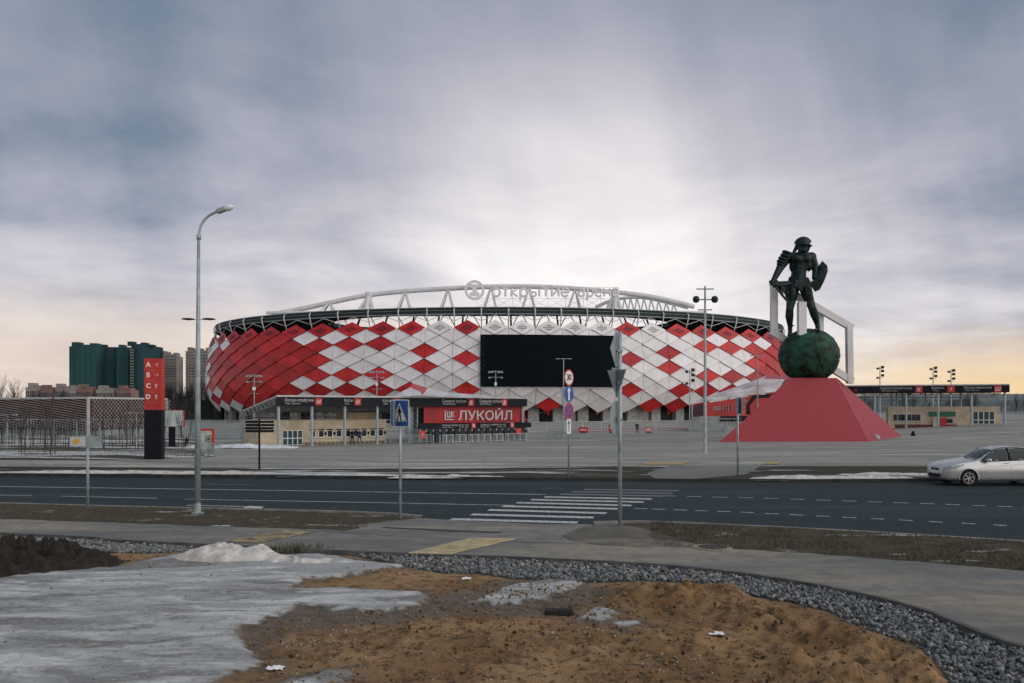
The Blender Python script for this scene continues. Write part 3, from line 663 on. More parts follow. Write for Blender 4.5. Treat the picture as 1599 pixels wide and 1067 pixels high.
def panel(pc, z, pl_, pr_, red, fold, emblem):
    sh = .972; mb = MB()
    cor = [(pc, z + DZ), (pr_, z), (pc, z - DZ), (pl_, z)]
    cor = [(pc + (p - pc) * sh, z + (q - z) * sh) for p, q in cor]
    halves = []
    gap = .05 / SA if fold else .012 / SA
    for sgn in (-1, 1):
        tri = [c for c in cor if (c[0] - pc) * sgn >= -1e-9]; tri = [(p + sgn * gap if abs(p - pc) < 1e-9 else p, q) for p, q in tri]
        halves.append(tri)
    inside = pl - .002 < pc < pr + .002 and zb - .5 * DZ < z < zt + .9 * DZ
    polys = []
    for tri in halves:
        cx_ = sum(p for p, q in tri) / len(tri); cz_ = sum(q for p, q in tri) / len(tri)
        if pl < cx_ < pr:
            up = clip(tri, lambda c: c[1] - zt - .15); dn = clip(tri, lambda c: zb - .15 - c[1]); polys += [u for u in (up, dn) if len(u) >= 3]
        else: polys.append(tri)
    if not polys: return None
    for poly in polys:
        f = []; b = []
        for p, q in poly:
            t = (z + DZ - q) / (2 * DZ); lift = .05 + .50 * t - (.10 if fold and abs(p - pc) < 2 * gap else 0)
            f.append(S(p, q, lift)); b.append(S(p, q, lift - .14))
        n = len(f); mb.add(f + b, [tuple(range(n)), tuple(range(n, 2 * n))[::-1]] + [(i, n + i, n + (i + 1) % n, (i + 1) % n) for i in range(n)])
    o = mb.build('facade_panel', MAT['panel_red'] if red else MAT['panel_white'], stadium)
    if emblem:
        em = MB(); k = 7
        for i in range(k):
            for j in range(k):
                if (i * 7 + j * 3 + int(pc * 90)) % 4 == 0: continue
                s, t = (i + .5) / k - .5, (j + .5) / k - .5; w = .40 / k
                def q(a, b_):
                    u, v = (a - b_) * .46, (a + b_) * .46; p = pc + (pr_ - pl_) / 2 * u * 1.05; zz = z + v * DZ * 1.0 - .05
                    t_ = (z + DZ - zz) / (2 * DZ); return S(p, zz, .05 + .50 * t_ + .03)
                em.add([q(s - w, t - w), q(s + w, t - w), q(s + w, t + w), q(s - w, t + w)], [(0, 1, 2, 3)])
        em.build('perforation', mat('perforation_red', (.12, .012, .014), .6) if red else mat('perforation_grey', (.36, .34, .34), .6), sub(o))
    return o
for i in range(NC):
    a = i - NA0
    for k in range(6):
        L = bphi[i - 1] if i > 0 else aphi[0] - .06; Rr = bphi[i] if i < NC - 1 else aphi[-1] + .06
        red = a in redA[k] or (a < 0 and k in (0,))
        panel(aphi[i], Z0 - 2 * DZ * k, L, Rr, red, False, k == 0)
    if i < NC - 1:
        for k in range(5):
            red = a in redB[k] or (a == -1 and k in (1, 3))
            panel(bphi[i], Z0 - DZ - 2 * DZ * k, aphi[i], aphi[i + 1], red, True, False)
def ring(z0, z1, o0, o1, p0, p1, n, fn=E):
    mb = MB(); V = []
    for i in range(n + 1):
        p = p0 + (p1 - p0) * i / n; V += [fn(p, z0, o0), fn(p, z1, o1)]
    return mb.add(V, [(2 * i, 2 * i + 2, 2 * i + 3, 2 * i + 1) for i in range(n)])
# dark backing just behind the panels
mb = MB(); n = 160; zs = np.linspace(4.2, 25.2, 12); p0, p1 = -math.pi, math.pi
V = [S(p0 + (p1 - p0) * i / n, float(z), -.55) for z in zs for i in range(n + 1)]
mb.add(V, [(j * (n + 1) + i, j * (n + 1) + i + 1, (j + 1) * (n + 1) + i + 1, (j + 1) * (n + 1) + i) for j in range(len(zs) - 1) for i in range(n)])
mb.build('facade_backing', MAT['panel_back'], stadium)
# screen
sc_ = MB(); n = 14
V = []
for z, d in ((zb, .9), (zt, .9)):
    for i in range(n + 1):
        p = pl + (pr - pl) * i / n; q = S(p, 14, d); V.append((q.x, q.y, z))
sc_.add(V, [(i, i + 1, n + 2 + i, n + 1 + i) for i in range(n)])
scr = sub(sc_.build('video_screen', MAT['screen'], stadium))
sd = scr.modifiers.new('s', 'SOLIDIFY'); sd.thickness = .6; sd.offset = 0
fr = MB()
for p, s in ((pl, -1), (pr, 1)):
    for j in range(9):
        z = zb + (zt - zb) * j / 9; z2 = zb + (zt - zb) * (j + 1) / 9; a = S(p, 14, 1.35); d = Vector((1.3 * -s, 0, 0)) 
        fr.bar((a.x, a.y, z), (a.x + d.x, a.y, (z + z2) / 2), .10); fr.bar((a.x + d.x, a.y, (z + z2) / 2), (a.x, a.y, z2), .10)
fr.build('screen_lattice', MAT['dark_steel'], scr)
# lower storey: piers, dark gates, inner wall
ring(g0 - .2, 6.5, -11, -11, -1.9, 1.9, 90).build('inner_wall', mat('inner_wall', (.10, .105, .11), .8, 0, .2, .3), stadium)
for i in range(NC - 1):
    p = bphi[i]
    mb = MB(); a, b = E(p - .016, 0, -6.0), E(p + .016, 0, -6.0); d = E(p, 0, -8.5) - E(p, 0, -6.0)
    mb.prism([(a.x, a.y, g0 - .1), (b.x, b.y, g0 - .1), (b.x, b.y, 6), (a.x, a.y, 6)], (d.x, d.y, 0)); mb.build('pier', MAT['concrete'], stadium)
    if i < NC - 2 and i % 3 != 1:
        q0, q1 = E(p + .02, 0, -7.4), E(bphi[i + 1] - .02, 0, -7.4); mb = MB()
        mb.prism([(q0.x, q0.y, g0), (q1.x, q1.y, g0), (q1.x, q1.y, 4.6), (q0.x, q0.y, 4.6)], (0, .25, 0)); gt = sub(mb.build('gate', MAT['black_panel'], stadium))
        mm = (q0 + q1) / 2; mb = MB(); mb.box((mm.x + .9, mm.y - .12, 1.7), (.8, .06, 1.1)); mb.build('gate_sign', MAT['red_sign'], gt)
        u = (q1 - q0).normalized(); text('gate_lettering', 'СЕКТОР', .5, (mm.x - .8, mm.y - .1, 1.8), u, MAT['dull_white'], gt)
    elif i < NC - 2:
        q0, q1 = E(p + .02, 0, -7.0), E(bphi[i + 1] - .02, 0, -7.0); mb = MB()
        mb.prism([(q0.x, q0.y, g0), (q1.x, q1.y, g0), (q1.x, q1.y, 4.6), (q0.x, q0.y, 4.6)], (0, .25, 0)); mb.build('wall_bay', MAT['concrete'], stadium)
# roof ring with sloping deck
RO = -3.2
ring(29.4, 31.2, RO, RO, -math.pi, math.pi, 160).build('roof_fascia', mat('fascia', (.018, .034, .036), .6, .0, .15, .4, stretch=(.1, .1, 6), spec=.2), stadium)
ring(31.3, 35.1, RO + .1, -42, -math.pi, math.pi, 160).build('roof_deck', MAT['grey_steel'], stadium)
ring(29.4, 33.6, RO, -42, -math.pi, math.pi, 160).build('roof_soffit', MAT['dark_steel'], stadium)
ring(33.6, 35.1, -42, -42, -math.pi, math.pi, 120).build('roof_inner_edge', MAT['dark_steel'], stadium)
ring(24.5, 2.0, -6, -48, -math.pi, math.pi, 120).build('seating_bowl', mat('seats', (.10, .03, .03), .8), stadium)
for z, o, r in ((31.3, RO + .12, .14), (30.5, RO + .06, .06), (29.4, RO + .1, .16)):
    mb = MB(); mb.tube([E(-math.pi + 2 * math.pi * i / 180, z, o) for i in range(181)], r, 5, cap=False); mb.build('roof_edge_rail', MAT['grey_steel'], stadium)
for i in range(NC - 1):
    p = bphi[i]; mb = MB()
    mb.tube([E(p, 31.0, RO + .25), E(p, 30.4, RO + .75), E(p, 29.0, RO + .45), E(p, 27.0, RO - .2), E(p, 25.4, RO - .8)], [.16, .2, .2, .16, .14], 6)
    mb.tube([E(p, 27.6, RO - .1), E(aphi[i], 29.1, RO + .4)], .09, 5); mb.tube([E(p, 27.6, RO - .1), E(aphi[i + 1], 29.1, RO + .4)], .09, 5)
    mb.build('roof_bracket', MAT['white_steel'], stadium)
    mb = MB(); mb.tube([E(p + .01, 24, -9), E(p + .01, 32, -13)], .28, 6)
    mb.tube([E(p, 24, -9), E(p + .04, 31.5, -9)], .14, 5); mb.tube([E(p, 25, -9), E(p - .04, 31.5, -9)], .14, 5); mb.build('roof_column', MAT['dark_steel'], stadium)
# great roof truss with lettering
TD = 275.0
top = [(431, 490), (468, 483), (536, 468.5), (576, 461), (633, 455), (700, 450.8), (767, 448), (838, 448), (898, 451), (960, 456.5), (1010, 462.5), (1047, 470), (1084, 479)]
tp = smooth_line([P(x, y, TD) for x, y in top], 6)
mb = MB(); mb.tube(tp, .78, 10); mb.build('truss_top_chord', MAT['white_steel'], stadium, sm=True)
zr = 33.6
mb = MB(); mb.tube([Vector((P(420, 0, TD).x, TD + 3, zr)), Vector((P(1100, 0, TD).x, TD + 3, zr))], .5, 8); mb.tube([Vector((P(420, 0, TD).x, TD - 3, zr)), Vector((P(1100, 0, TD).x, TD - 3, zr))], .5, 8); mb.build('truss_bottom_chord', MAT['white_steel'], stadium)
def top_at(px):
    x = (px - CX) * TD / F; return min(tp, key=lambda q: abs(q.x - x))
for px in [510, 637, 702, 765, 832, 900]:
    t = top_at(px); mb = MB()
    for s in (-1, 1): mb.tube([t, Vector((t.x + s * 2.4 - .4, TD - 3, zr))], .36, 6); mb.tube([t, Vector((t.x + s * 2.4 - .4, TD + 3, zr))], .30, 6)
    mb.build('truss_diagonal', MAT['white_steel'], stadium)
for px in (576, 960):
    t = top_at(px); mb = MB(); mb.tube([t + Vector((0, 0, .2)), Vector((t.x - .5, TD - 3, zr))], [.9, 1.1], 8); mb.tube([t, Vector((t.x + 2, TD - 3, zr))], .6, 6); mb.tube([t, Vector((t.x - 3, TD - 3, zr))], .6, 6)
    mb.lathe([(1.1, -.9), (1.3, 0), (1.1, .9)], t, 10); mb.build('truss_node', MAT['white_steel'], stadium)
# second chord with dense lacing at the right
low = smooth_line([P(x, y, TD + 6) for x, y in [(930, 480), (950, 471), (975, 465.5), (1005, 465), (1040, 472), (1075, 481)]], 6)
mb = MB(); mb.tube(low, .55, 8); mb.build('truss_top_chord', MAT['white_steel'], stadium, sm=True)
for k in range(11):
    q = low[6 + k * 2 if 6 + k * 2 < len(low) else -1]; mb = MB(); mb.tube([q, Vector((q.x - 1.2, TD + 5, zr - .5))], .26, 5); mb.tube([q, Vector((q.x + 1.6, TD + 5, zr - .5))], .26, 5); mb.build('truss_diagonal', MAT['white_steel'], stadium)
LD = TD - 6
fr = MB()
x0, x1 = P(745, 0, LD).x, P(966, 0, LD).x; zt1, zt0 = P(0, 449, LD).z, P(0, 466, LD).z; zbt = P(0, 480, LD).z
for k in range(9):
    xa = x0 + (x1 - x0) * k / 8; fr.bar((xa, LD, zbt), (xa, LD, zt1), .12)
    if k < 8: xb = x0 + (x1 - x0) * (k + 1) / 8; fr.bar((xa, LD, zbt), (xb, LD, zt0), .09); fr.bar((xb, LD, zbt), (xa, LD, zt0), .09)
for z in (zbt, zt0, zt1): fr.bar((x0, LD, z), (x1, LD, z), .10)
lf = sub(fr.build('sign_frame', MAT['white_steel'], stadium))
cx_ = P(867, 0, LD).x
mat('roof_letters', (.74, .71, .73), .5, 0, .05, 1)
def arc_(cx, cz, rx, rz, a0, a1, n=14): return [(cx + rx * math.cos(R(a0 + (a1 - a0) * k / n)), cz + rz * math.sin(R(a0 + (a1 - a0) * k / n))) for k in range(n + 1)]
GLY = {'о': (.9, [arc_(.45, .5, .40, .45, 0, 360)]), 'т': (.8, [[(.05, .93), (.75, .93)], [(.4, .93), (.4, .05)]]), 'к': (.8, [[(.1, .05), (.1, .95)], [(.7, .95), (.14, .5), (.72, .05)]]),
       'р': (.9, [[(.1, -.42), (.1, .95)], arc_(.45, .5, .35, .45, 180, -180)]), 'ы': (1.2, [[(.1, .95), (.1, .08)], [(.1, .08), (.5, .08)] + arc_(.5, .31, .22, .23, -90, 90) + [(.1, .54)], [(1.05, .95), (1.05, .05)]]),
       'и': (.9, [[(.1, .95), (.1, .05)], [(.8, .95), (.8, .05)], [(.1, .1), (.8, .9)]]), 'е': (.9, [[(.06, .52), (.84, .52)] + arc_(.45, .5, .40, .45, 3, 318)]), 'а': (.9, [arc_(.42, .36, .32, .30, 0, 360), [(.12, .85)] + arc_(.42, .62, .33, .33, 100, 0) + [(.75, .05)]]),
       'н': (.9, [[(.1, .95), (.1, .05)], [(.8, .95), (.8, .05)], [(.1, .5), (.8, .5)]])}
def roof_word(w_, p0_, p1_):
    xa, xb = P(p0_, 0, LD).x, P(p1_, 0, LD).x; tot = sum(GLY[c_][0] for c_ in w_) + .12 * (len(w_) - 1); k = (xb - xa) / tot; hz = 13.5 * LD / F; zb0 = P(0, 464, LD).z; x = xa
    for c_ in w_:
        gw, st_ = GLY[c_]; mb = MB()
        for q, line_ in enumerate(st_):
            mb.tube([(x + u * k, LD - .6 - .003 * q, zb0 + v * hz) for u, v in line_], .34, 6)
        mb.build('roof_letter', MAT['roof_letters'], stadium); x += (gw + .12) * k
roof_word('открытие', 768, 889); roof_word('арена', 902, 967)
c = P(741, 453.5, LD); r1 = 15.5 * LD / F
lg = MB(); n = 40
V = []
for r, y in ((r1, 0), (r1 * .74, 0), (r1, .5), (r1 * .74, .5)):
    for j in range(n): a = 2 * math.pi * j / n; V.append((c.x + r * math.cos(a), c.y - .6 + y, c.z + r * math.sin(a)))
fs = []
for j in range(n):
    k = (j + 1) % n; fs += [(j, k, n + k, n + j), (2 * n + j, 3 * n + j, 3 * n + k, 2 * n + k), (j, 2 * n + j, 2 * n + k, k), (n + j, n + k, 3 * n + k, 3 * n + j)]
lg.add(V, fs); lg.box((c.x, c.y - .4, c.z), (r1 * .42, .4, r1 * 1.2)); lg.box((c.x, c.y - .42, c.z + r1 * .42), (r1 * .95, .38, r1 * .34)); lg.box((c.x, c.y - .42, c.z - r1 * .42), (r1 * .95, .38, r1 * .34))
lg.build('round_emblem', MAT['roof_letters'], stadium)
# ------------------------------------------------------------------ monument
def blob_mesh(name, caps, ells, vox, smooth_it=4):
    """one continuous skin round tapered limbs (a, ra, b, rb) and ellipsoids (centre, radii, rotation about Y)"""
    V = []; Fc = []; n = 0
    bm = bmesh.new(); bmesh.ops.create_icosphere(bm, subdivisions=2, radius=1); v0 = np.array([x.co[:] for x in bm.verts]); bm.verts.ensure_lookup_table(); f0 = np.array([[q.index for q in t.verts] for t in bm.faces]); bm.free()
    def put(c, r, M=None):
        nonlocal n
        v = v0 * np.array(r)
        if M is not None: v = v @ np.array(M).T
        V.append(v + np.array(c)); Fc.append(f0 + n); n += len(v0)
    for a, ra, b, rb in caps:
        a, b = Vector(a), Vector(b); k = max(2, int((b - a).length / (min(ra, rb) * .35)) + 1)
        for i in range(k + 1):
            t = i / k; r = ra + (rb - ra) * t; put(a.lerp(b, t), (r, r, r))
    for c, r, ry in ells: put(c, r, Matrix.Rotation(ry, 3, 'Y'))
    me = bpy.data.meshes.new(name); me.from_pydata(np.concatenate(V).tolist(), [], np.concatenate(Fc).tolist())
    o = bpy.data.objects.new('t', me); col.objects.link(o)
    rm = o.modifiers.new('r', 'REMESH'); rm.mode = 'VOXEL'; rm.voxel_size = vox; rm.use_smooth_shade = True
    sm = o.modifiers.new('s', 'SMOOTH'); sm.iterations = smooth_it; sm.factor = .5
    dg = bpy.context.evaluated_depsgraph_get(); out = bpy.data.meshes.new_from_object(o.evaluated_get(dg)); bpy.data.objects.remove(o); out.name = name
    out.polygons.foreach_set('use_smooth', [True] * len(out.polygons)); return out
MD = 103.0; KM_ = MD / F
mz = -.8; mono = empty('statue_monument', (35.9, MD, mz)); tag(mono, 'bronze gladiator statue on a green ball and red pyramid pedestal', 'statue')
ped = MB(); B0 = [(23.5, 97), (40.7, 97), (50.7, 110), (42, 121), (32.5, 117.5)]; T0 = [(32.9, 100.6), (38.3, 100.6), (39.9, 104.2), (37.5, 107), (34, 106.2)]
ped.add([(x, y, mz - .15) for x, y in B0] + [(x, y, 6.6) for x, y in T0], [(0, 1, 6, 5), (1, 2, 7, 6), (2, 3, 8, 7), (3, 4, 9, 8), (4, 0, 5, 9), (5, 6, 7, 8, 9), (4, 3, 2, 1, 0)])
ped.build('pedestal', mat('red_granite', (.33, .026, .038), .5, 0, .12, 5.5, .2, 12, detail=3, spec=.35), mono)
bc = P(1263, 556, MD); br_ = 46 * KM_
def ball():
    bm = bmesh.new(); bmesh.ops.create_icosphere(bm, subdivisions=6, radius=1)
    base = bmesh.new(); bmesh.ops.create_icosphere(base, subdivisions=1, radius=1); cs = [v.co.normalized() for v in base.verts] ; base.free()
    bm2 = bmesh.new(); bmesh.ops.create_icosphere(bm2, subdivisions=2, radius=1); hx = [f.calc_center_median().normalized() for f in bm2.faces]; bm2.free()
    fc = cs + [h_ for h_ in hx if True][::4]
    for v in bm.verts:
        d = sorted((-(v.co.dot(c)) for c in fc))[:2]; e = abs(d[0] - d[1]); k = min(1, e / .035)
        q = mnoise.fractal(v.co * 5, .9, 2.1, 5)
        v.co = v.co * (1 - .018 * (1 - k) + .013 * q)
    for v in bm.verts: v.co = Vector((v.co.x * br_, v.co.y * br_, v.co.z * br_ * .93)) + bc
    me = bpy.data.meshes.new('ball'); bm.to_mesh(me); bm.free(); me.materials.append(MAT['ball_green']); me.polygons.foreach_set('use_smooth', [True] * len(me.polygons)); return link('ball', me, mono)
ball()
zc = 4.105
def Q(zx, zy, dy=0.0):          # photo position (enlarged crop) to a point in the statue's own upright plane
    p = P(1180 + zx / zc, 350 + zy / zc, MD - .6 + dy); return p
u_ = KM_ / zc
KF_ = 1.0
def cap(a, ra, b, rb, da=0.0, db=0.0): return (Q(*a, da), ra * u_ * KF_, Q(*b, db), rb * u_ * KF_)
def el(c, rx, ry, rz, rot=0.0, d=0.0): return (Q(*c, d), (rx * u_ * KF_, ry * u_ * KF_, rz * u_ * KF_), rot)
KF_ = 1.07
caps = [  # trunk
    cap((287, 235), 52, (275, 320), 43), cap((275, 320), 45, (272, 372), 46), cap((225, 215), 33, (340, 215), 33), cap((293, 200), 26, (303, 160), 23, 0, -.5),
    # his right arm (left in view)
    cap((205, 212), 31, (160, 275), 25, 0, -.2), cap((160, 275), 25, (140, 312), 20, -.2, -.5), cap((140, 312), 21, (105, 378), 14, -.5, -1.6), 
    # his left arm behind the shield
    cap((357, 212), 29, (385, 292), 22, 0, .1), cap((385, 292), 21, (375, 345), 15, .1, -1.3),
    # legs
    cap((247, 385), 38, (232, 470), 32, 0, -.3), cap((232, 470), 32, (218, 548), 22, -.3, -.6), cap((218, 548), 23, (216, 590), 25, -.6, -.3), cap((216, 590), 25, (221, 668), 13, -.3, .2),
    cap((312, 385), 40, (332, 460), 34, 0, -.2), cap((332, 460), 34, (360, 535), 23, -.2, -.5), cap((360, 535), 24, (375, 575), 26, -.5, -.1), cap((375, 575), 26, (395, 645), 14, -.1, .3),
    # feet
    cap((220, 672), 15, (221, 706), 13, .2, -.9), cap((221, 690), 14, (214, 712), 11, -.5, -1.7), cap((396, 650), 15, (398, 676), 14, .3, -.2), cap((398, 676), 14, (402, 684), 11, -.2, -1.5),
    cap((232, 655), 6, (247, 650), 5, .2, .3),
    # helmet neck guard
    cap((262, 150), 13, (243, 178), 8, .5, .8)]
ells = [el((262, 222), 36, 22, 25, .1, -.75), el((322, 222), 34, 22, 25, -.1, -.75), el((282, 275), 34, 20, 17, 0, -.55), el((279, 305), 32, 20, 15, 0, -.5), el((276, 334), 29, 20, 15, 0, -.5),
        el((203, 205), 36, 32, 30, .3), el((357, 210), 31, 30, 29, -.2), el((238, 440), 25, 20, 48, .1, -.9), el((335, 440), 25, 20, 48, -.25, -.8), el((211, 600), 17, 18, 34, 0, .25), el((384, 598), 17, 18, 34, -.2, .5),
        el((304, 148), 34, 38, 42, 0, -.2), el((308, 168), 20, 24, 20, 0, -.75), el((236, 250), 18, 30, 52, .15, .1), el((335, 255), 17, 30, 50, -.15, .1)]
fig = blob_mesh('gladiator', caps, ells, .085, 3); fig.materials.append(MAT['bronze']); figo = sub(link('gladiator_figure', fig, mono)); KF_ = 1.0
# hand with five fingers on the sword cloth
hc = []
for k, (dx, dy, l) in enumerate([(0, 0, 26), (9, -4, 30), (18, -5, 28), (27, -3, 22)]):
    a = (96 + dx * .9, 380 + dy); b = (a[0] + 16, a[1] + l * .45); c = (b[0] + 4, b[1] + l * .5)
    hc += [cap(a, 6.2, b, 5.4, -1.7, -2.2), cap(b, 5.4, c, 4.4, -2.2, -2.0)]
hc += [cap((98, 372), 14, (116, 388), 13, -1.6, -1.8), cap((112, 372), 7, (138, 380), 5.5, -1.5, -2.0), cap((138, 380), 5.5, (152, 394), 4.5, -2.0, -2.0)]
hm = blob_mesh('hand', hc, [], .05, 1); hm.materials.append(MAT['bronze']); link('hand', hm, mono)
# helmet: skull, visor, crest plate, neck guard and cheek pieces
he = [el((302, 126), 47, 47, 41, .08, -.1), el((316, 139), 48, 50, 7, .10, -.45)]
hl = [cap((262, 140), 12, (247, 178), 7, .4, .7), cap((268, 140), 12, (256, 170), 8, .1, .3), cap((343, 146), 9, (337, 172), 6, -.4, -.7)]
hm = blob_mesh('helmet', hl, he, .06, 1); hm.materials.append(MAT['bronze']); link('helmet', hm, mono)
cr = MB(); arc = []
for k in range(15): a = R(172 - 152 * k / 14); arc.append((306 + 56 * math.cos(a), 133 - 53 * math.sin(a)))
arc += [(357, 108), (346, 104)]
for k in range(15): a = R(26 + 140 * k / 14); arc.append((303 + 42 * math.cos(a), 130 - 40 * math.sin(a)))
cr.prism([Q(x, y, -.28) for x, y in arc], (0, .36, 0)); cr.build('helmet_crest', MAT['bronze'], mono)
# shield on the forearm: a bent plate
sh = [(428, 236), (460, 268), (463, 300), (440, 365), (412, 420), (384, 433), (352, 388), (352, 372), (377, 352), (368, 345), (396, 300), (402, 270)]
mb = MB(); ctr = Q(408, 345, -1.9); fpt = [Q(x, y, -1.2 - .012 * abs(x - 405)) for x, y in sh]
n = len(fpt); back = [p + Vector((.05, .3, 0)) for p in fpt]; c2 = ctr + Vector((0, .3, 0))
mb.add([ctr] + fpt + [c2] + back, [(0, 1 + i, 1 + (i + 1) % n) for i in range(n)] + [(n + 1, n + 2 + (i + 1) % n, n + 2 + i) for i in range(n)] + [(1 + i, n + 2 + i, n + 2 + (i + 1) % n, 1 + (i + 1) % n) for i in range(n)])
mb.build('shield', MAT['bronze'], mono)
# shoulder plates
for k, (x, y, w, r) in enumerate([(188, 186, 34, -.5), (178, 206, 36, -.45), (165, 226, 36, -.5), (152, 246, 32, -.55), (147, 262, 26, -.6)]):
    pm_ = blob_mesh('plate', [], [el((x + 9, y), w * .92, 36, 13, -r, -.2)], .07, 1); pm_.materials.append(MAT['bronze']); link('shoulder_plate', pm_, mono)
# kilt of leather strips and the hanging cloth
kl = []
for k in range(13):
    t = k / 12; a = math.pi * (1.0 - t); x = 276 + 58 * math.cos(a); d = -.85 * math.sin(a); l = 62 + 14 * math.sin(k * 2.1) + (26 if k < 5 else 0) - (18 if k > 8 else 0)
    kl.append(cap((x, 352), 9, (x + 10 * math.cos(a) - (6 if k < 6 else 0), 352 + l), 11, d, d * 1.25 - .1))
kl += [cap((222, 345), 10, (330, 350), 10, -.3, -.3), cap((222, 350), 10, (330, 352), 10, .7, .7), cap((276, 350), 11, (276, 352), 11, -.9, -.9)]
for k, (x0, y0, x1, y1) in enumerate([(150, 390, 190, 440), (160, 385, 205, 455), (175, 385, 200, 480), (190, 380, 215, 470), (130, 385, 168, 462), (205, 375, 222, 450), (148, 400, 180, 466)]):
    kl.append(cap((x0, y0), 8, (x1, y1), 5, -1.4 + .12 * k, -1.1 + .1 * k))
kl += [cap((118, 376), 9, (215, 372), 8, -1.9, -.9), cap((140, 395), 8, (225, 385), 10, -1.6, -.8)]
km = blob_mesh('kilt', kl, [], .065, 1); km.materials.append(MAT['bronze']); link('kilt_and_cloth', km, mono)
sw = MB(); sw.bar(Q(100, 368, -2.1), Q(200, 492, -1.6), .34, .14); sw.bar(Q(96, 392, -2.1), Q(124, 372, -2.1), .2, .2); sw.build('sword', MAT['bronze'], mono)
# white rhombus frame through the ball
fy_ = MD + .6
def FP(px, py, d=0.0): return P(px, py, fy_ + d)
def fbar(a, b, w=.68, t=.8):
    m_ = MB(); m_.bar(a, b, t, w) if abs((b - a).normalized().z) > .95 else m_.bar(a, b, w, t); m_.build('frame_bar', MAT['frame_white'], mono)
fbar(FP(1208.5, 438), FP(1208.5, 522)); fbar(FP(1325.5, 507), FP(1327, 599)); fbar(FP(1204.5, 440), FP(1331, 512.5)); fbar(FP(1204.5, 517.5), FP(1331, 595.5))
m_ = MB(); m_.bar(FP(1252, 472, -2.2), FP(1252, 524, -2.2), .92, .8); m_.build('frame_post', MAT['frame_white'], mono)
m_ = MB(); m_.bar(FP(1282, 486, .5), FP(1282, 520, .5), .5, .5); m_.build('frame_post', MAT['frame_white'], mono)
for (px, py, r, lab) in [(1368, 688, .55, 'round grey stone sphere bollard at the pedestal corner'), (1426, 681, .5, 'dark cone bollard right of the pedestal')]:
    g = GP(px, py); o = MB()
    if r > .52: o.lathe([(.25, 0), (.38, .08), (.46, .25), (.44, .43), (.3, .62), (.1, .69)], g, 18)
    else: o.lathe([(.3, 0), (.26, .2), (.18, .5), (.1, .62), (.03, .68)], g, 14)
    tag(o.build('bollard', MAT['concrete'] if r > .52 else MAT['black'], sm=True), lab, 'bollard')

# ------------------------------------------------------------------ halls at the square
class Frame:
    def __init__(s, A, B):
        s.A = Vector((A[0], A[1], 0)); d = Vector((B[0], B[1], 0)) - s.A; s.L = d.length; s.u = d.normalized(); s.v = Vector((-s.u.y, s.u.x, 0)); s.rz = math.atan2(s.u.y, s.u.x)
        if s.v.y < 0: s.v = -s.v
    def p(s, t, v, z): q = s.A + s.u * t + s.v * v; return Vector((q.x, q.y, z))
    def t(s, px, v=0.0):
        m = (px - CX) / F; a = s.A + s.v * v; return (m * a.y - a.x) / (s.u.x - m * s.u.y)
    def g(s, t, v): q = s.p(t, v, 0); return float(zg(q.x, q.y))
    def box(s, mb, t0, t1, v0, v1, z0, z1, mi=0):
        return mb.add([s.p(t, v, z) for z in (z0, z1) for v in (v0, v1) for t in (t0, t1)], [(0, 2, 3, 1), (4, 5, 7, 6), (0, 1, 5, 4), (2, 6, 7, 3), (0, 4, 6, 2), (1, 3, 7, 5)], mi)
def canopy(fr, hall, t0, t1, ztop, zfas, back, zback, cols, backcols):
    mb = MB(); mb.add([fr.p(t0, -.1, ztop + .02), fr.p(t1, -.1, ztop + .02), fr.p(t1 - .3, back, zback + .02), fr.p(t0 + .3, back, zback + .02)] + [fr.p(t0, -.1, ztop + .2), fr.p(t1, -.1, ztop + .2), fr.p(t1 - .3, back, zback + .2), fr.p(t0 + .3, back, zback + .2)],
        [(0, 1, 2, 3), (4, 7, 6, 5), (0, 4, 5, 1), (1, 5, 6, 2), (2, 6, 7, 3), (3, 7, 4, 0)]); mb.build('roof', MAT['dull_white'], hall)
    mb = MB(); fr.box(mb, t0, t1, -.05, .3, zfas, ztop); fas = sub(mb.build('fascia', MAT['navy'], hall))
    n = int((t1 - t0) / 1.5)
    for v0 in (.5, back * .5, back - .6):
        zz = ztop + (zback - ztop) * v0 / back; lat = MB(); zl = zz - .75
        for zq in (zz - .06, zl): lat.tube([fr.p(t0 + .2, v0, zq), fr.p(t1 - .4, v0, zq)], .06, 4)
        for k in range(n):
            a = t0 + .2 + (t1 - t0 - .6) * k / n; b = t0 + .2 + (t1 - t0 - .6) * (k + .5) / n; c = t0 + .2 + (t1 - t0 - .6) * (k + 1) / n
            lat.tube([fr.p(a, v0, zz), fr.p(b, v0, zl), fr.p(c, v0, zz)], .045, 4)
        lat.build('roof_truss', MAT['grey_steel'], hall)
    for tt in (t0 + .1, (t0 + t1) / 2, t1 - .4):
        lat = MB(); k = 9
        for q in range(k):
            v0, v1 = .4 + (back - .6) * q / k, .4 + (back - .6) * (q + 1) / k; za, zb_ = ztop + (zback - ztop) * v0 / back, ztop + (zback - ztop) * v1 / back
            lat.tube([fr.p(tt, v0, za), fr.p(tt, (v0 + v1) / 2, (za + zb_) / 2 - .7), fr.p(tt, v1, zb_)], .05, 4)
        lat.tube([fr.p(tt, .4, ztop - .75), fr.p(tt, back - .2, zback - .7)], .06, 4); lat.build('roof_truss', MAT['grey_steel'], hall)
    for t, v in cols:
        mb = MB(); g_ = fr.g(t, v); q = fr.p(t, v, 0); mb.tube([(q.x, q.y, g_ - .05), (q.x, q.y, zfas + .1)], .17, 10); mb.lathe([(.3, 0), (.3, .06)], (q.x, q.y, g_), 10); mb.build('column', MAT['galv'], hall, sm=False)
    for t, v in backcols:
        mb = MB(); g_ = fr.g(t, v); q = fr.p(t, v, 0); mb.tube([(q.x, q.y, g_ - .05), (q.x, q.y, ztop + (zback - ztop) * v / back)], .15, 8); mb.build('column', MAT['galv'], hall)
    return fas
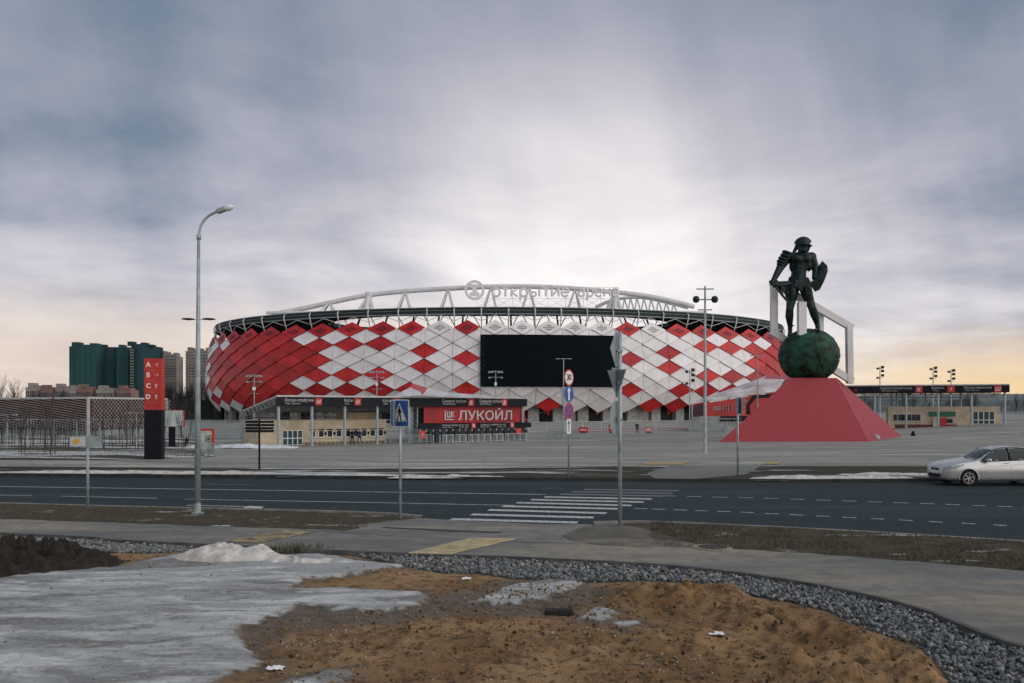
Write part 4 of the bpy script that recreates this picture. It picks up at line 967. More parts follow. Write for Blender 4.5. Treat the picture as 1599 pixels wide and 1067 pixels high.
def icon(fr, fas, t, z, s, m=None):
    mb = MB(); fr.box(mb, t - s / 2, t + s / 2, -.12, -.06, z - s / 2, z + s / 2); return mb.build('sign_icon', m or MAT['red_sign'], fas)
def ftext(fr, fas, txt, t, z, size, width=None, m='dull_white', v=-.12, **k):
    return text('sign_lettering', txt, size, fr.p(t, v, z), fr.u, MAT[m], fas, .012, width, **k)
def window(fr, hall, t, z0, z1, w, v, sill=True, fm='white_paint', pm='glass_dark'):
    mb = MB(); fr.box(mb, t - w / 2 - .06, t + w / 2 + .06, v - .06, v + .02, z0 - .06, z1 + .06); wn_ = sub(mb.build('window', MAT[fm], hall))
    mb = MB(); fr.box(mb, t - w / 2, t + w / 2, v - .075, v - .062, z0, z1); mb.build('pane', MAT[pm], wn_)
    if sill: mb = MB(); fr.box(mb, t - w / 2 - .12, t + w / 2 + .12, v - .22, v - .06, z0 - .12, z0 - .06); mb.build('sill', MAT['white_paint'], wn_)
def glazed_door(fr, hall, t0, t1, z0, z1, v, nx_, rows):
    mb = MB(); fr.box(mb, t0, t1, v - .08, v + .02, z0, z1); dr = sub(mb.build('glazed_door', MAT['white_paint'], hall))
    for i in range(nx_):
        a = t0 + (t1 - t0) * (i + .10) / nx_; b = t0 + (t1 - t0) * (i + .90) / nx_
        for r0, r1 in rows: mb = MB(); fr.box(mb, a, b, v - .10, v - .082, z0 + (z1 - z0) * r0, z0 + (z1 - z0) * r1); mb.build('pane', MAT['glass_teal'], dr)
def cladding(fr, hall, t0, t1, v, z0, z1, n, rows):
    """thin cladding boards on a kiosk front"""
    for r in range(rows):
        mb = MB(); za = z0 + (z1 - z0) * r / rows + .012; zb_ = z0 + (z1 - z0) * (r + 1) / rows - .012; fr.box(mb, t0, t1, v - .025, v + .01, za, zb_); mb.build('cladding_board', MAT['beige'], hall)
L = Frame((-25.2, 93), (1.8, 112)); gl_ = L.g(5, 3)
hall = empty('ticket_hall', L.p(0, 3, gl_)); tag(hall, 'low beige ticket hall under a dark canopy left of the red banner', 'ticket hall')
fas = canopy(L, hall, -.5, L.L + .2, 4.25, 3.25, 13, 2.55, [(L.t(p, .3), .3) for p in (435, 487, 538.5, 589, 639)] + [(L.L - .3, .3)], [(-.1, 12.6), (9, 12.6), (18, 12.6)])
zt_ = 3.9; zs_ = 3.55
for p0, p1, a, b in [(444, 489, 'Магазин атрибутики', 'Fan Store'), (537, 550, 'Кассы', 'Tickets'), (597, 611, 'Кассы', 'Tickets'), (690, 727, 'Северная трибуна', 'North Stand'), (748, 783, 'Северная трибуна', 'North Stand')]:
    ta, tb = L.t(p0), L.t(p1); ftext(L, fas, a, (ta + tb) / 2, zt_, .5, tb - ta); ftext(L, fas, b, ta + (tb - ta) * .28, zs_, .3, (tb - ta) * .5)
for p in (497, 558, 619): icon(L, fas, L.t(p), 3.75, .80); ftext(L, fas, '▦' if False else 'Ш', L.t(p), 3.74, .5, None, 'white_paint', -.14, italic=.3)
for p in (735, 787): icon(L, fas, L.t(p), 3.75, .86); ftext(L, fas, 'B', L.t(p), 3.72, .75, None, 'white_paint', -.14, italic=.2)
kt0, kt1, kz = -1.4, 14.2, 1.62; mb = MB(); L.box(mb, kt0, kt1, 3.0, 8.5, gl_ - .3, kz); mb.build('kiosk_wall', MAT['beige'], hall)
mb = MB(); L.box(mb, kt0 - .05, kt1 + .05, 2.9, 8.6, kz, kz + .08); mb.build('kiosk_coping', MAT['beige'], hall)
mb = MB(); L.box(mb, 10.5, kt1 - .1, 6.0, 9.5, kz + .08, 2.5); mb.build('upper_block', MAT['beige'], hall)
cladding(L, hall, kt0, kt1, 3.0, gl_ + .35, kz, 1, 5)
for k in range(22):
    t = kt0 + 3.6 + (kt1 - kt0 - 3.7) * k / 22; mb = MB(); L.box(mb, t, t + .44, 2.96, 3.0, gl_ - .02, gl_ + .32); mb.build('plinth_tile', MAT['beige_dark'], hall)
glazed_door(L, hall, L.t(441, 3), L.t(472, 3), gl_ + .02, .52, 3.0, 4, ((.04, .44), (.50, .96)))
for p in (488, 501.4, 515, 529, 543, 555.4, 568.6, 581.6, 594.4):
    t = L.t(p, 3); window(L, hall, t, -.30, .40, .55, 3.0)
    mb = MB(); L.box(mb, t - .34, t + .34, 2.86, 3.0, .47, .60); mb.build('window_hood', MAT['navy'], hall)
for p in (508, 522, 575, 601): t = L.t(p, 3); mb = MB(); L.box(mb, t - .13, t + .13, 2.93, 2.98, -.1, .25); mb.build('notice', MAT['black'], hall)
# entrance with turnstiles under the red banner
en = empty('turnstile_entrance', L.p(25, 0, L.g(25, 0))); tag(en, 'turnstile entrance with big red banner and silver lettering', 'entrance')
tb0, tb1 = L.t(661, .6), L.L - .1
mb = MB(); mb.add([L.p(tb0, .45, 1.2), L.p(tb1 + .5, .45, 1.2), L.p(tb1 + .1, .45, 3.3), L.p(tb0, .45, 3.3)] + [L.p(tb0, .6, 1.2), L.p(tb1 + .5, .6, 1.2), L.p(tb1 + .1, .6, 3.3), L.p(tb0, .6, 3.3)], [(0, 1, 2, 3), (7, 6, 5, 4), (0, 4, 5, 1), (1, 5, 6, 2), (2, 6, 7, 3), (3, 7, 4, 0)]); ban = sub(mb.build('banner', MAT['red_banner'], en))
ta, tb = L.t(715, .4), L.t(799, .4); text('banner_lettering', 'ЛУКОЙЛ', 1.62, L.p((ta + tb) / 2, .36, 2.02), L.u, MAT['letter_silver'], ban, .05, tb - ta, .02)
ta, tb = L.t(694, .4), L.t(709, .4); tc = (ta + tb) / 2; w = tb - ta
mb = MB(); zc0, zc1 = 1.55, 2.75
L.box(mb, ta, ta + w * .12, .33, .44, zc0, zc1); L.box(mb, ta + w * .13, tb - w * .1, .33, .44, zc0, zc0 + .14)
L.box(mb, ta + w * .24, ta + w * .34, .33, .44, zc0 + .3, zc1 - .1); L.box(mb, ta + w * .48, ta + w * .58, .33, .44, zc0 + .3, zc1 - .1); L.box(mb, ta + w * .345, ta + w * .475, .33, .44, zc0 + .3, zc0 + .44)
L.box(mb, ta + w * .66, ta + w * .76, .33, .44, zc0 + .3, zc1 - .1); mb.bar(L.p(ta + w * .78, .385, zc0 + .75), L.p(tb, .385, zc1 - .1), .14, .1); mb.bar(L.p(ta + w * .78, .385, zc0 + .75), L.p(tb, .385, zc0 + .32), .14, .1); mb.build('banner_logo', MAT['letter_silver'], ban)
ts0, ts1 = L.t(653, -1), L.t(828, -1); mb = MB(); L.box(mb, ts0, ts1, -1.2, -.9, .52, 1.18); bd = sub(mb.build('sign_band', MAT['navy'], en))
for p0, p1 in ((689, 714), (749, 775)):
    ta, tb = L.t(p0, -1), L.t(p1, -1); ftext(L, bd, 'Северная трибуна', (ta + tb) / 2, .95, .3, tb - ta, v=-1.22); ftext(L, bd, 'North Stand', ta + .7, .70, .22, 1.4, v=-1.22)
for p0 in (723, 782): ftext(L, bd, 'B 101-107', L.t(p0, -1), .95, .24, 1.3, v=-1.22); ftext(L, bd, 'B 201-207', L.t(p0, -1), .70, .24, 1.3, v=-1.22)
for p in (738, 798): 
    mb = MB(); t = L.t(p, -1); L.box(mb, t - .32, t + .32, -1.27, -1.205, .54, 1.16); mb.build('sign_icon', MAT['red_sign'], bd); ftext(L, bd, 'B', t, .84, .6, None, 'white_paint', -1.29)
ge = L.g(25, -1); k = 0; t = ts0 + .2
while t < ts1 - .1:
    mb = MB(); L.box(mb, t - .06, t + .06, -1.1, .5, ge - .05, .52); mb.build('turnstile_frame', MAT['galv'], en)
    if k % 4 != 3:
        mb = MB(); L.box(mb, t + .1, t + .72, -.35, -.3, ge + .05, .42); mb.build('turnstile_gate', MAT['glass_teal'] if k % 3 else MAT['grey_steel'], en)
    mb = MB(); L.box(mb, t - .14, t + .14, -1.16, -1.105, -.15, .2); mb.build('ticket_reader', MAT['black'], en)
    t += .92; k += 1
for p, w, z0, z1 in ((659, .9, -.6, .35), (809, 1.0, -.3, .45)):
    t = L.t(p, -1.3); mb = MB(); L.box(mb, t - w / 2, t + w / 2, -1.4, -1.3, z0, z1); pl_ = sub(mb.build('poster_frame', MAT['red_sign'], en)); ftext(L, pl_, '!', t, (z0 + z1) / 2, .6, None, 'white_paint', -1.42)
mb = MB(); L.box(mb, tb0 + .3, tb1 - .5, 3.5, 3.7, ge - .1, 3.0); mb.build('rear_screen', mat('rear_screen', (.12, .14, .14), .8), en)
for t in (tb0 - 1.9, tb0 - 1.0):
    mb = MB(); q = L.p(t, .9, 0); mb.tube([(q.x - .3, q.y, ge), (q.x - .3, q.y, 4)], .09, 6); mb.tube([(q.x + .3, q.y, ge), (q.x + .3, q.y, 4)], .09, 6)
    for k in range(8): z = ge + .6 * k; mb.tube([(q.x - .3, q.y, z), (q.x + .3, q.y, z + .3), (q.x - .3, q.y, z + .6)], .05, 4)
    mb.build('lattice_pylon', MAT['galv'], en)
# faceted membrane above the entrance
ft = MB(); a = [P(612, 620, 101), P(640, 605, 104), P(643, 598.5, 106), P(668, 606, 107), P(660, 617, 102), P(700, 613, 108), P(690, 619.5, 104), P(770, 618.5, 110), P(735, 620.5, 106), P(655, 611, 103)]
ft.add(a, [(0, 4, 1), (2, 9, 3), (1, 4, 9), (1, 9, 2), (9, 4, 3), (3, 4, 6), (3, 6, 5), (5, 6, 8), (5, 8, 7)]); ft.m = [1, 0, 1, 0, 0, 1, 1, 1, 1]
o = ft.build('faceted_roof', [mat('membrane_red', (.45, .05, .05), .5, 0, .2, 1.2), mat('membrane_white', (.55, .54, .55), .5, 0, .12, 1)], en, fix=False); sd = o.modifiers.new('s', 'SOLIDIFY'); sd.thickness = .1
# entrance at the right with its pitched membrane roof
RD = 141.0
er = empty('side_entrance', GP(1140, 676)); tag(er, 'side entrance with pitched white membrane roof and red poster wall', 'entrance')
ge2 = float(zg(38, RD))
fm = MB(); lo_ = [P(1079, 632.5, RD), P(1110, 626, RD), P(1150, 620.5, RD), P(1190, 615, RD), P(1240, 609, RD + 1)]; md = [P(1096, 625, RD + 4), P(1128, 614, RD + 5), P(1166, 602, RD + 6), P(1192, 593, RD + 7), P(1238, 594.5, RD + 5)]; tp_ = [P(1100, 624, RD + 9), P(1131, 612, RD + 11), P(1168, 599, RD + 12), P(1199, 587.3, RD + 12), P(1233, 589.5, RD + 10)]
fm.add(lo_ + md + tp_, [(i, i + 1, 6 + i) for i in range(4)] + [(i, 6 + i, 5 + i) for i in range(4)] + [(5 + i, 6 + i, 11 + i, 10 + i) for i in range(4)]); fm.m = [0] * 8 + [0, 0, 0, 1]
o = fm.build('membrane_roof', [mat('membrane_patchy', (.56, .54, .54), .55, 0, .22, .35, .3, 1.2, c2=(.40, .30, .28)), MAT['membrane_red']], er, fix=False); sd = o.modifiers.new('s', 'SOLIDIFY'); sd.thickness = .15; sd.offset = 1
x0, x1, x2 = P(1084, 0, RD).x, P(1101, 0, RD).x, P(1240, 0, RD).x; zz = lambda py: P(0, py, RD).z
mb = MB(); mb.prism([(x0, RD, zz(650)), (x1, RD, zz(650)), (x1, RD, zz(630.5)), (x0, RD, zz(633.5))], (0, .3, 0)); mb.build('dark_poster', mat('maroon', (.05, .015, .018), .6), er)
mb = MB(); mb.prism([(x1, RD - .05, zz(650)), (x2, RD - .05, zz(650)), (x2, RD - .05, zz(613)), (P(1174, 0, RD).x, RD - .05, zz(618.5)), (x1, RD - .05, zz(630))], (0, .3, 0)); po = sub(mb.build('red_poster', mat('poster_red', (.48, .035, .03), .5, 0, .12, .4), er))
for p, hgt in ((1128, 9), (1132.5, 11), (1137, 10.5), (1142, 12)):
    mb = MB(); mb.bar((P(p, 0, RD).x, RD - .12, zz(642)), (P(p + .6, 0, RD).x, RD - .12, zz(642 - hgt)), .28, .05); mb.build('poster_bottle', MAT['dull_white'], po)
text('poster_lettering', 'ОТКРЫТИЕ', .9, (P(1119, 0, RD).x, RD - .12, zz(638.5)), (1, 0), MAT['dull_white'], po, .01, 1.3); text('poster_lettering', 'ПРОВЕРЬ\nСВОЙ\nБИЛЕТ', 1.0, (P(1158, 0, RD).x, RD - .12, zz(636)), (1, 0), MAT['dull_white'], po, .01, 1.6)
mb = MB(); mb.prism([(P(1165, 0, RD).x, RD - .12, zz(646)), (P(1172, 0, RD).x, RD - .12, zz(648)), (P(1170, 0, RD).x, RD - .12, zz(634)), (P(1180, 0, RD).x, RD - .12, zz(622)), (P(1232, 0, RD).x, RD - .12, zz(620)), (P(1232, 0, RD).x, RD - .12, zz(613.5)), (P(1175, 0, RD).x, RD - .12, zz(617.5)), (P(1166, 0, RD).x, RD - .12, zz(632))], (0, .05, 0)); mb.build('poster_figure', MAT['black'], po)
mb = MB(); mb.box((P(1150, 0, RD).x + 1, RD - .25, zz(654)), (7.5, .2, .85)); bd = sub(mb.build('sign_band', MAT['navy'], er)); text('sign_lettering', 'Северная трибуна', .4, (P(1140, 0, RD).x, RD - .37, zz(654)), (1, 0), MAT['dull_white'], bd, .01)
for k in range(30):
    x = P(1081, 0, RD).x + k * .27; mb = MB(); mb.box((x, RD - .1, (ge2 + zz(651)) / 2), (.20, .06, zz(651) - ge2)); mb.build('fence_board', mat('slat_grey', (.30, .33, .32), .6, 0, .12, 1), er)
mb = MB(); mb.tube([(P(1081, 0, RD).x, RD, ge2), (P(1081, 0, RD).x, RD, zz(633))], .12, 6); mb.build('column', MAT['galv'], er)
# hall at the right
Rf = Frame((53.2, 138), (75.6, 130)); gr_ = lambda t, v: Rf.g(t, v)
hr = empty('ticket_hall', Rf.p(15, 3, gr_(15, 3))); tag(hr, 'beige ticket hall under a dark canopy right of the red pedestal', 'ticket hall')
fas = canopy(Rf, hr, -2, Rf.L + .3, 6.55, 5.45, 13, 5.6, [(Rf.t(p, .4), .4) for p in (1366, 1415, 1465, 1517, 1569)], [(Rf.t(p, 12.4), 12.4) for p in (1400, 1445, 1500)])
for p0, p1, a, b in [(1374, 1424, 'Административный вход', 'Administration'), (1455, 1474, 'Кассы', 'Tickets'), (1505, 1548, 'Магазин атрибутики', 'Fan Store')]:
    ta, tb = sorted((Rf.t(p0), Rf.t(p1))); ftext(Rf, fas, a, (ta + tb) / 2, 6.2, .5, tb - ta); ftext(Rf, fas, b, ta + (tb - ta) * .3, 5.8, .3, (tb - ta) * .5)
for p, ch in ((1336, 'A'), (1435, 'K'), (1485, 'f'), (1558, 'Ш')):
    if ch != 'A': icon(Rf, fas, Rf.t(p), 6.0, 1.0)
    ftext(Rf, fas, ch, Rf.t(p), 5.95, .8, None, 'white_paint' if ch != 'A' else 'red_sign', -.14, italic=.2)
kt0, kt1 = Rf.t(1387, 3), Rf.t(1561, 3); z1 = 3.3
mb = MB(); Rf.box(mb, kt0, kt1, 3, 8, -.6, z1); mb.build('kiosk_wall', MAT['beige'], hr)
cladding(Rf, hr, kt0, kt1, 3, .45, z1, 1, 5)
mb = MB(); Rf.box(mb, kt0 + 1, kt1 - 6, 2.95, 3, -.5, .42); mb.build('plinth', mat('plinth_red', (.14, .05, .04), .8), hr)
for p in (1398, 1405.5, 1412, 1419.6, 1427, 1434): window(Rf, hr, Rf.t(p, 3), 1.0, 2.05, .62, 3)
t = Rf.t(1471, 3); mb = MB(); Rf.box(mb, t - 1.9, t + 1.9, 2.7, 3, 1.75, 2.5); mb.build('green_awning', MAT['green_sign'], hr)
for p in (1462, 1472): t = Rf.t(p, 3); mb = MB(); Rf.box(mb, t - .5, t + .5, 2.6, 3, 0, 1.5); mb.build('vending_machine', MAT['dull_white'] if p < 1470 else MAT['red_sign'], hr)
window(Rf, hr, Rf.t(1482, 3), .75, 1.3, .9, 3, False, 'blue_sign')
glazed_door(Rf, hr, Rf.t(1519, 3), Rf.t(1553, 3), gr_(24, 3) + .02, 2.55, 3, 4, ((.04, .30), (.36, .97)))
# ------------------------------------------------------------------ lamps and masts
def curve(pts, n=6): return smooth_line([Vector(p) for p in pts], n)
g = G(308.5, 802, .08); st = empty('street_lamp', (g.x, g.y, .08)); tag(st, 'tall grey street lamp with curved arm on the near verge', 'street lamp')
zt_ = P(310, 322, g.y).z; k_ = g.y / F
mb = MB(); mb.tube([(g.x, g.y, 0), (g.x + .01, g.y, 4.2), (g.x + .03, g.y, P(0, 372, g.y).z)], [.088, .066, .04], 14); mb.build('pole', MAT['galv'], st, sm=True)
mb = MB(); mb.lathe([(.16, 0), (.16, .04), (.095, .05), (.092, .3)], (g.x, g.y, .07), 14); mb.build('base_sleeve', MAT['galv'], st)
xx = lambda px: (px - CX) * k_
mb = MB(); mb.tube(curve([(xx(310.5), g.y, P(0, 376, g.y).z), (xx(311), g.y, P(0, 364, g.y).z), (xx(315), g.y, P(0, 350, g.y).z), (xx(325), g.y, P(0, 338, g.y).z), (xx(341), g.y - .02, P(0, 330, g.y).z)]), .035, 10); mb.lathe([(.065, 0), (.065, .12)], (xx(310.5), g.y, P(0, 374, g.y).z), 12); mb.build('arm', MAT['galv'], st, sm=True)
a, b = Vector((xx(339), g.y, P(0, 331, g.y).z)), Vector((xx(364), g.y - .05, P(0, 322.5, g.y).z)); d = (b - a)
mb = MB(); q = d.to_track_quat('X', 'Z').to_matrix(); mb.box(a + d * .30, (.30, .16, .13), mat=q); hd = sub(mb.build('lamp_head', MAT['grey_steel'], st)); bv = hd.modifiers.new('b', 'BEVEL'); bv.width = .03
bw = bpy.data.meshes.new('bowl'); bm = bmesh.new(); bmesh.ops.create_uvsphere(bm, u_segments=16, v_segments=10, radius=1)
for v in bm.verts: v.co = Vector((a + d * .74)) + q @ Vector((v.co.x * .15, v.co.y * .11, v.co.z * .085 - .01))
bm.to_mesh(bw); bm.free(); bw.materials.append(mat('lamp_bowl', (.72, .74, .76), .2, 0, .03)); bw.polygons.foreach_set('use_smooth', [True] * len(bw.polygons)); link('lamp_bowl', bw, hd)
def mast(px, ybase, ytop, kindm, label, d=None, group=None, w=.07):
    gpt = GP(px, ybase) if d is None else Vector(((px - CX) * d / F, d, float(zg((px - CX) * d / F, d)))); D = gpt.y; zt1 = P(0, ytop, D).z; x, y = gpt.x, gpt.y
    o = empty('lamp_mast', gpt); tag(o, label, 'lamp mast', group)
    m_ = MAT['galv']; mb = MB(); mb.tube([(x, y, gpt.z - .05), (x, y, zt1)], [w * 1.5, w * .8], 10); mb.lathe([(w * 3, 0), (w * 3, .05)], gpt, 10); mb.build('pole', m_, o, sm=False)
    def arm(z, r): mb = MB(); mb.tube([(x - r, y, z), (x + r, y, z)], w * .6, 6); mb.build('arm', m_, o)
    def head(xx_, z, s=(.34, .3, .2), m=MAT['dark_steel']):
        mb = MB(); mb.box((xx_, y - .1, z), s); mb.build('floodlight', m, o)
    if kindm == 'balls':
        k = D / F; arm(P(0, ytop + 4.5, D).z, 13.5 * k); arm(P(0, 468, D).z, 15 * k); arm(P(0, 484, D).z, 11 * k)
        for s in (-1, 1):
            mb = MB(); mb.lathe([(.05, -.26), (.2, -.2), (.27, 0), (.2, .2), (.05, .26)], (x + s * 14.5 * k, y - .1, P(0, 468, D).z), 14); mb.build('floodlight', MAT['dark_steel'], o, sm=True)
    elif kindm == 'crown':
        for dz, r in ((0, 1.0), (.9, 1.0), (2.6, .7)): arm(zt1 - .1 - dz, r)
        for s in (-1, -.5, .5, 1): head(x + s * .95, zt1 - .25, m=MAT['galv']); 
        for s in (-1, 1): head(x + s * .9, zt1 - 1.05, m=MAT['galv'])
        head(x, zt1 - 2.0, (.35, .35, .45), MAT['white_paint'])
    elif kindm == 'flat':
        arm(zt1, 1.0)
        for s in (-1, 1): mb = MB(); mb.lathe([(.1, -.06), (.5, 0), (.4, .07)], (x + s * .75, y, zt1), 14); mb.build('lamp_disc', MAT['dark_steel'], o)
    elif kindm == 'tee':
        arm(zt1, .95)
        for s in (-1, 1): head(x + s * .8, zt1, (.5, .25, .1), MAT['galv'])
        if ytop > 558: 
            head(x - .7, zt1 - (4.9 if px < 1000 else 2.8), (.4, .3, .25), MAT['white_paint']); head(x + .5, zt1 - (4.9 if px < 1000 else 2.8), (.3, .3, .2), MAT['white_paint'])
    elif kindm == 'cluster':
        for dz in (.2, 1.0, 1.9): head(x + .5, zt1 - dz, (.5, .4, .5)); 
        for dz in (.5, 2.4): head(x - .5, zt1 - dz, (.4, .4, .4)); arm(zt1 - dz, .6)
    return o
mast(1101, 708, 447, 'balls', 'tall floodlight mast with two round lamps before the stadium', w=.09)
mast(397, 690, 585, 'crown', 'lamp mast with crown of floodlights at the left end of the ticket hall', 120)
mast(588.5, 690, 579, 'crown', 'lamp mast with crown of floodlights above the pedestrian sign', 125)
mast(774, 690, 579, 'crown', 'lamp mast with crown of floodlights in front of the video screen', 128)
mast(880, 686, 560.5, 'tee', 'thin twin-arm lamp post in front of the video screen')
mast(1183, 690, 556, 'tee', 'thin twin-arm lamp post behind the red pedestal', 118)
mast(1077, 676, 576, 'cluster', 'lamp mast with dark floodlight cluster by the side entrance', 138)
mast(310, 716, 499, 'flat', 'dark twin-disc lamp post behind the tall street lamp', 62, w=.05)
for px, yt, lab in ((1374, 572, 'lone round floodlight mast behind the right hall'), (1457, 573, 'middle floodlight mast behind the right hall roof'), (1485, 577, 'rightmost floodlight mast behind the right hall roof')): mast(px, 665, yt, 'cluster', lab, 175, w=.1)
mast(240, 690, 595, 'crown', 'lamp mast behind the red direction totem', 125)
for px, yt in ((11, 648), (43, 655), (213, 645)): mast(px, 690, yt, 'tee', {11: 'small lamp post at the left edge of the picture', 43: 'second small lamp post from the left on the lawn', 213: 'small twin-arm lamp post just left of the totem'}[px], 85, w=.04)

# ------------------------------------------------------------------ road signs
def sign_post(px, ybase, ytop, z0, label, r=.038):
    g = G(px, ybase, z0); o = empty('road_sign', g); tag(o, label, 'road sign'); mb = MB(); mb.tube([(g.x, g.y, z0 - .05), (g.x, g.y, P(0, ytop, g.y).z)], r, 12); mb.build('post', MAT['galv'], o, sm=True); return o, g
def plate(o, c, ang, outline, m, back='sign_back', t=.012, name='plate', edge=None):
    """outline in the plate's own plane (u to the right, z up), facing -Y turned by ang about Z"""
    u = Vector((math.cos(ang), math.sin(ang), 0)); n = Vector((math.sin(ang), -math.cos(ang), 0)); c = Vector(c)
    mb = MB(); f = [c + u * a + Vector((0, 0, b)) + n * t for a, b in outline]; bk = [c + u * a + Vector((0, 0, b)) for a, b in outline]; k = len(f)
    mb.add(f, [tuple(range(k))], 0); mb.add(bk, [tuple(range(k))[::-1]], 1); mb.add(f + bk, [(i, k + i, k + (i + 1) % k, (i + 1) % k) for i in range(k)], 1)
    return sub(mb.build(name, [MAT[m], MAT[back]], o)), u, n
def circ(r, n=28): return [(r * math.cos(2 * math.pi * i / n), r * math.sin(2 * math.pi * i / n)) for i in range(n)]
def rrect(w, h_, r=.04):
    out = []
    for cx_, cy_, a0 in ((w / 2 - r, h_ / 2 - r, 0), (-w / 2 + r, h_ / 2 - r, 90), (-w / 2 + r, -h_ / 2 + r, 180), (w / 2 - r, -h_ / 2 + r, 270)):
        for k in range(4): a = R(a0 + 30 * k); out.append((cx_ + r * math.cos(a), cy_ + r * math.sin(a)))
    return out
def decal(pt, c, u, n, outline, m, off_, name):
    c = Vector(c); mb = MB(); mb.add([c + u * a + Vector((0, 0, b)) + n * off_ for a, b in outline], [tuple(range(len(outline)))]); return mb.build(name, MAT[m], pt)
# pedestrian crossing sign
o, g = sign_post(625, 810, 627, .08, 'blue pedestrian crossing sign on a grey post by the crosswalk')
c = (g.x, g.y - .06, P(0, 645.5, g.y).z); an = R(-42); hw = .70
pt, u, n = plate(o, c, an, rrect(.74, .72), 'white_paint'); bl, _, _ = plate(o, Vector(c) + n * .013, an, rrect(.70, .68), 'blue_sign', 'white_paint', .003, 'blue_field')
decal(bl, c, u, n, [(-.29, -.22), (.29, -.22), (0, .28)], 'white_paint', .019, 'triangle')
fig_ = [[(-.02, .20), (.03, .20), (.035, .14), (-.02, .14)], [(-.035, .13), (.04, .13), (.05, -.02), (-.03, -.02)], [(-.03, .0), (.01, .0), (-.07, -.19), (-.115, -.19)], [(.0, .0), (.05, .0), (.085, -.19), (.045, -.19)], [(.04, .11), (.10, .02), (.075, .0), (.03, .06)], [(-.03, .11), (-.10, .01), (-.08, -.01), (-.03, .05)]]
for k in fig_: decal(bl, c, u, n, k, 'black', .023, 'walker')
for k in range(4): x = -.24 + .14 * k; decal(bl, c, u, n, [(x, -.215), (x + .06, -.215), (x + .055, -.17), (x + .02, -.17)], 'black', .0225, 'stripe')
# the second plate facing the other lane behind it
pt2, u2, n2 = plate(o, Vector(c) + Vector((-.12, .14, 0)), R(84), rrect(.70, .68), 'sign_back')
# three signs across the road: 30, blue arrow, no stopping, small arrow plate
o, g = sign_post(888, 745, 590, .12, 'post with round 30 limit, blue arrow and no-stopping signs')
an = R(52); k = g.y / F
def disc(py, m1, m2, r=.345):
    c = Vector((g.x, g.y - .06, P(0, py, g.y).z)); a, u, n = plate(o, c, an, circ(r), m1, name='round_sign'); return a, c, u, n
a, c, u, n = disc(590, 'red_sign', None); decal(a, c, u, n, circ(.285), 'white_paint', .015, 'white_field'); tm_ = text_mesh('30', .36, .001, .012)
for v in tm_.vertices: q = v.co.copy(); v.co = c + u * (q.x) + Vector((0, 0, q.y)) + n * .02
tm_.materials.clear(); tm_.materials.append(MAT['black']); link('number', tm_, a)
a, c, u, n = disc(615.5, 'blue_sign', None); decal(a, c, u, n, [(-.05, -.27), (.05, -.27), (.05, .12), (.13, .12), (0, .28), (-.13, .12), (-.05, .12)], 'white_paint', .016, 'arrow')
a, c, u, n = disc(642, 'red_sign', None); decal(a, c, u, n, circ(.28), 'blue_sign', .015, 'blue_field')
for s in (-1, 1): decal(a, c, u, n, [(-.22 * s - .045, -.20), (-.22 * s + .045, -.20), (.22 * s + .045, .20), (.22 * s - .045, .20)], 'red_sign', .019, 'cross_bar')
c = Vector((g.x, g.y - .06, P(0, 666, g.y).z)); a, u, n = plate(o, c, R(30), rrect(.22, .62, .02), 'white_paint', name='arrow_plate'); decal(a, c, u, n, [(-.02, -.24), (.02, -.24), (.02, .12), (.06, .12), (0, .25), (-.06, .12), (-.02, .12)], 'black', .016, 'arrow')
# post seen from behind with three plates
o, g = sign_post(968, 823, 518, .08, 'grey sign post seen from behind with diamond, triangle and round plates', .05)
x0 = g.x - .06
def bk(py, outl, ang): return plate(o, Vector((x0 - .02, g.y + .03, P(0, py, g.y).z)), R(180 + ang), outl, 'white_paint', 'sign_back', name='sign_plate')
bk(546, [(-.50, 0), (0, -.50), (.50, 0), (0, .50)], 66); 
pt, u, n = bk(598, [(-.42, .36), (.42, .36), (0, -.37)], 68); bk(599, [(-.40, .34), (.40, .34), (0, -.35)], -62); bk(654, circ(.44), 62)
mb = MB(); mb.box((x0 - .11, g.y - .005, P(0, 588, g.y).z), (.05, .02, .09)); mb.build('sticker', MAT['yellow'], o)
for py in (548, 598, 655): mb = MB(); mb.box((g.x, g.y, P(0, py, g.y).z), (.13, .13, .05)); mb.build('clamp', MAT['grey_steel'], o)
# low sign panel at the left
o, g = sign_post(137, 794, 682, .08, 'low white panel sign with orange mark on a post at the left', .04)
pt, u, n = plate(o, Vector((g.x - .02, g.y - .05, P(0, 689.5, g.y).z)), R(4), rrect(.92, .31, .02), 'sign_back'); c = Vector((g.x - .02, g.y - .05, P(0, 689.5, g.y).z)); decal(pt, c, u, n, [(-.44, -.13), (-.02, -.13), (-.02, .13), (-.44, .13)], 'dull_white', .016, 'print_field'); decal(pt, c, u, n, [(-.40, -.02), (-.33, .07), (-.22, .08), (-.17, 0), (-.24, -.07), (-.35, -.07)], 'yellow', .020, 'orange_mark')
# sign seen edge-on near the path
o, g = sign_post(1152, 741, 622, .12, 'thin post with a sign plate seen edge-on beside the path', .045)
plate(o, Vector((g.x - .05, g.y - .02, P(0, 633.5, g.y).z)), R(82), rrect(.70, .70), 'blue_sign'); plate(o, Vector((g.x + .05, g.y, P(0, 633.5, g.y).z)), R(-84), rrect(.70, .70), 'sign_back')
# dark finger post
g = GP(405, 737); o = empty('finger_post', g); tag(o, 'black finger post with stacked direction plates at the square edge', 'finger post')
mb = MB(); mb.tube([(g.x, g.y, g.z - .05), (g.x, g.y, P(0, 655, g.y).z)], .05, 8); mb.build('post', MAT['black'], o)
for k, (y0, s) in enumerate(((659, 0), (664, .1), (669, -.05), (673.5, .05))):
    for side in (-1, 1): mb = MB(); mb.box((g.x + side * .36 + s * .2, g.y, P(0, y0, g.y).z), (.62, .06, .115), R(8 * side)); mb.build('direction_plate', MAT['navy'], o)
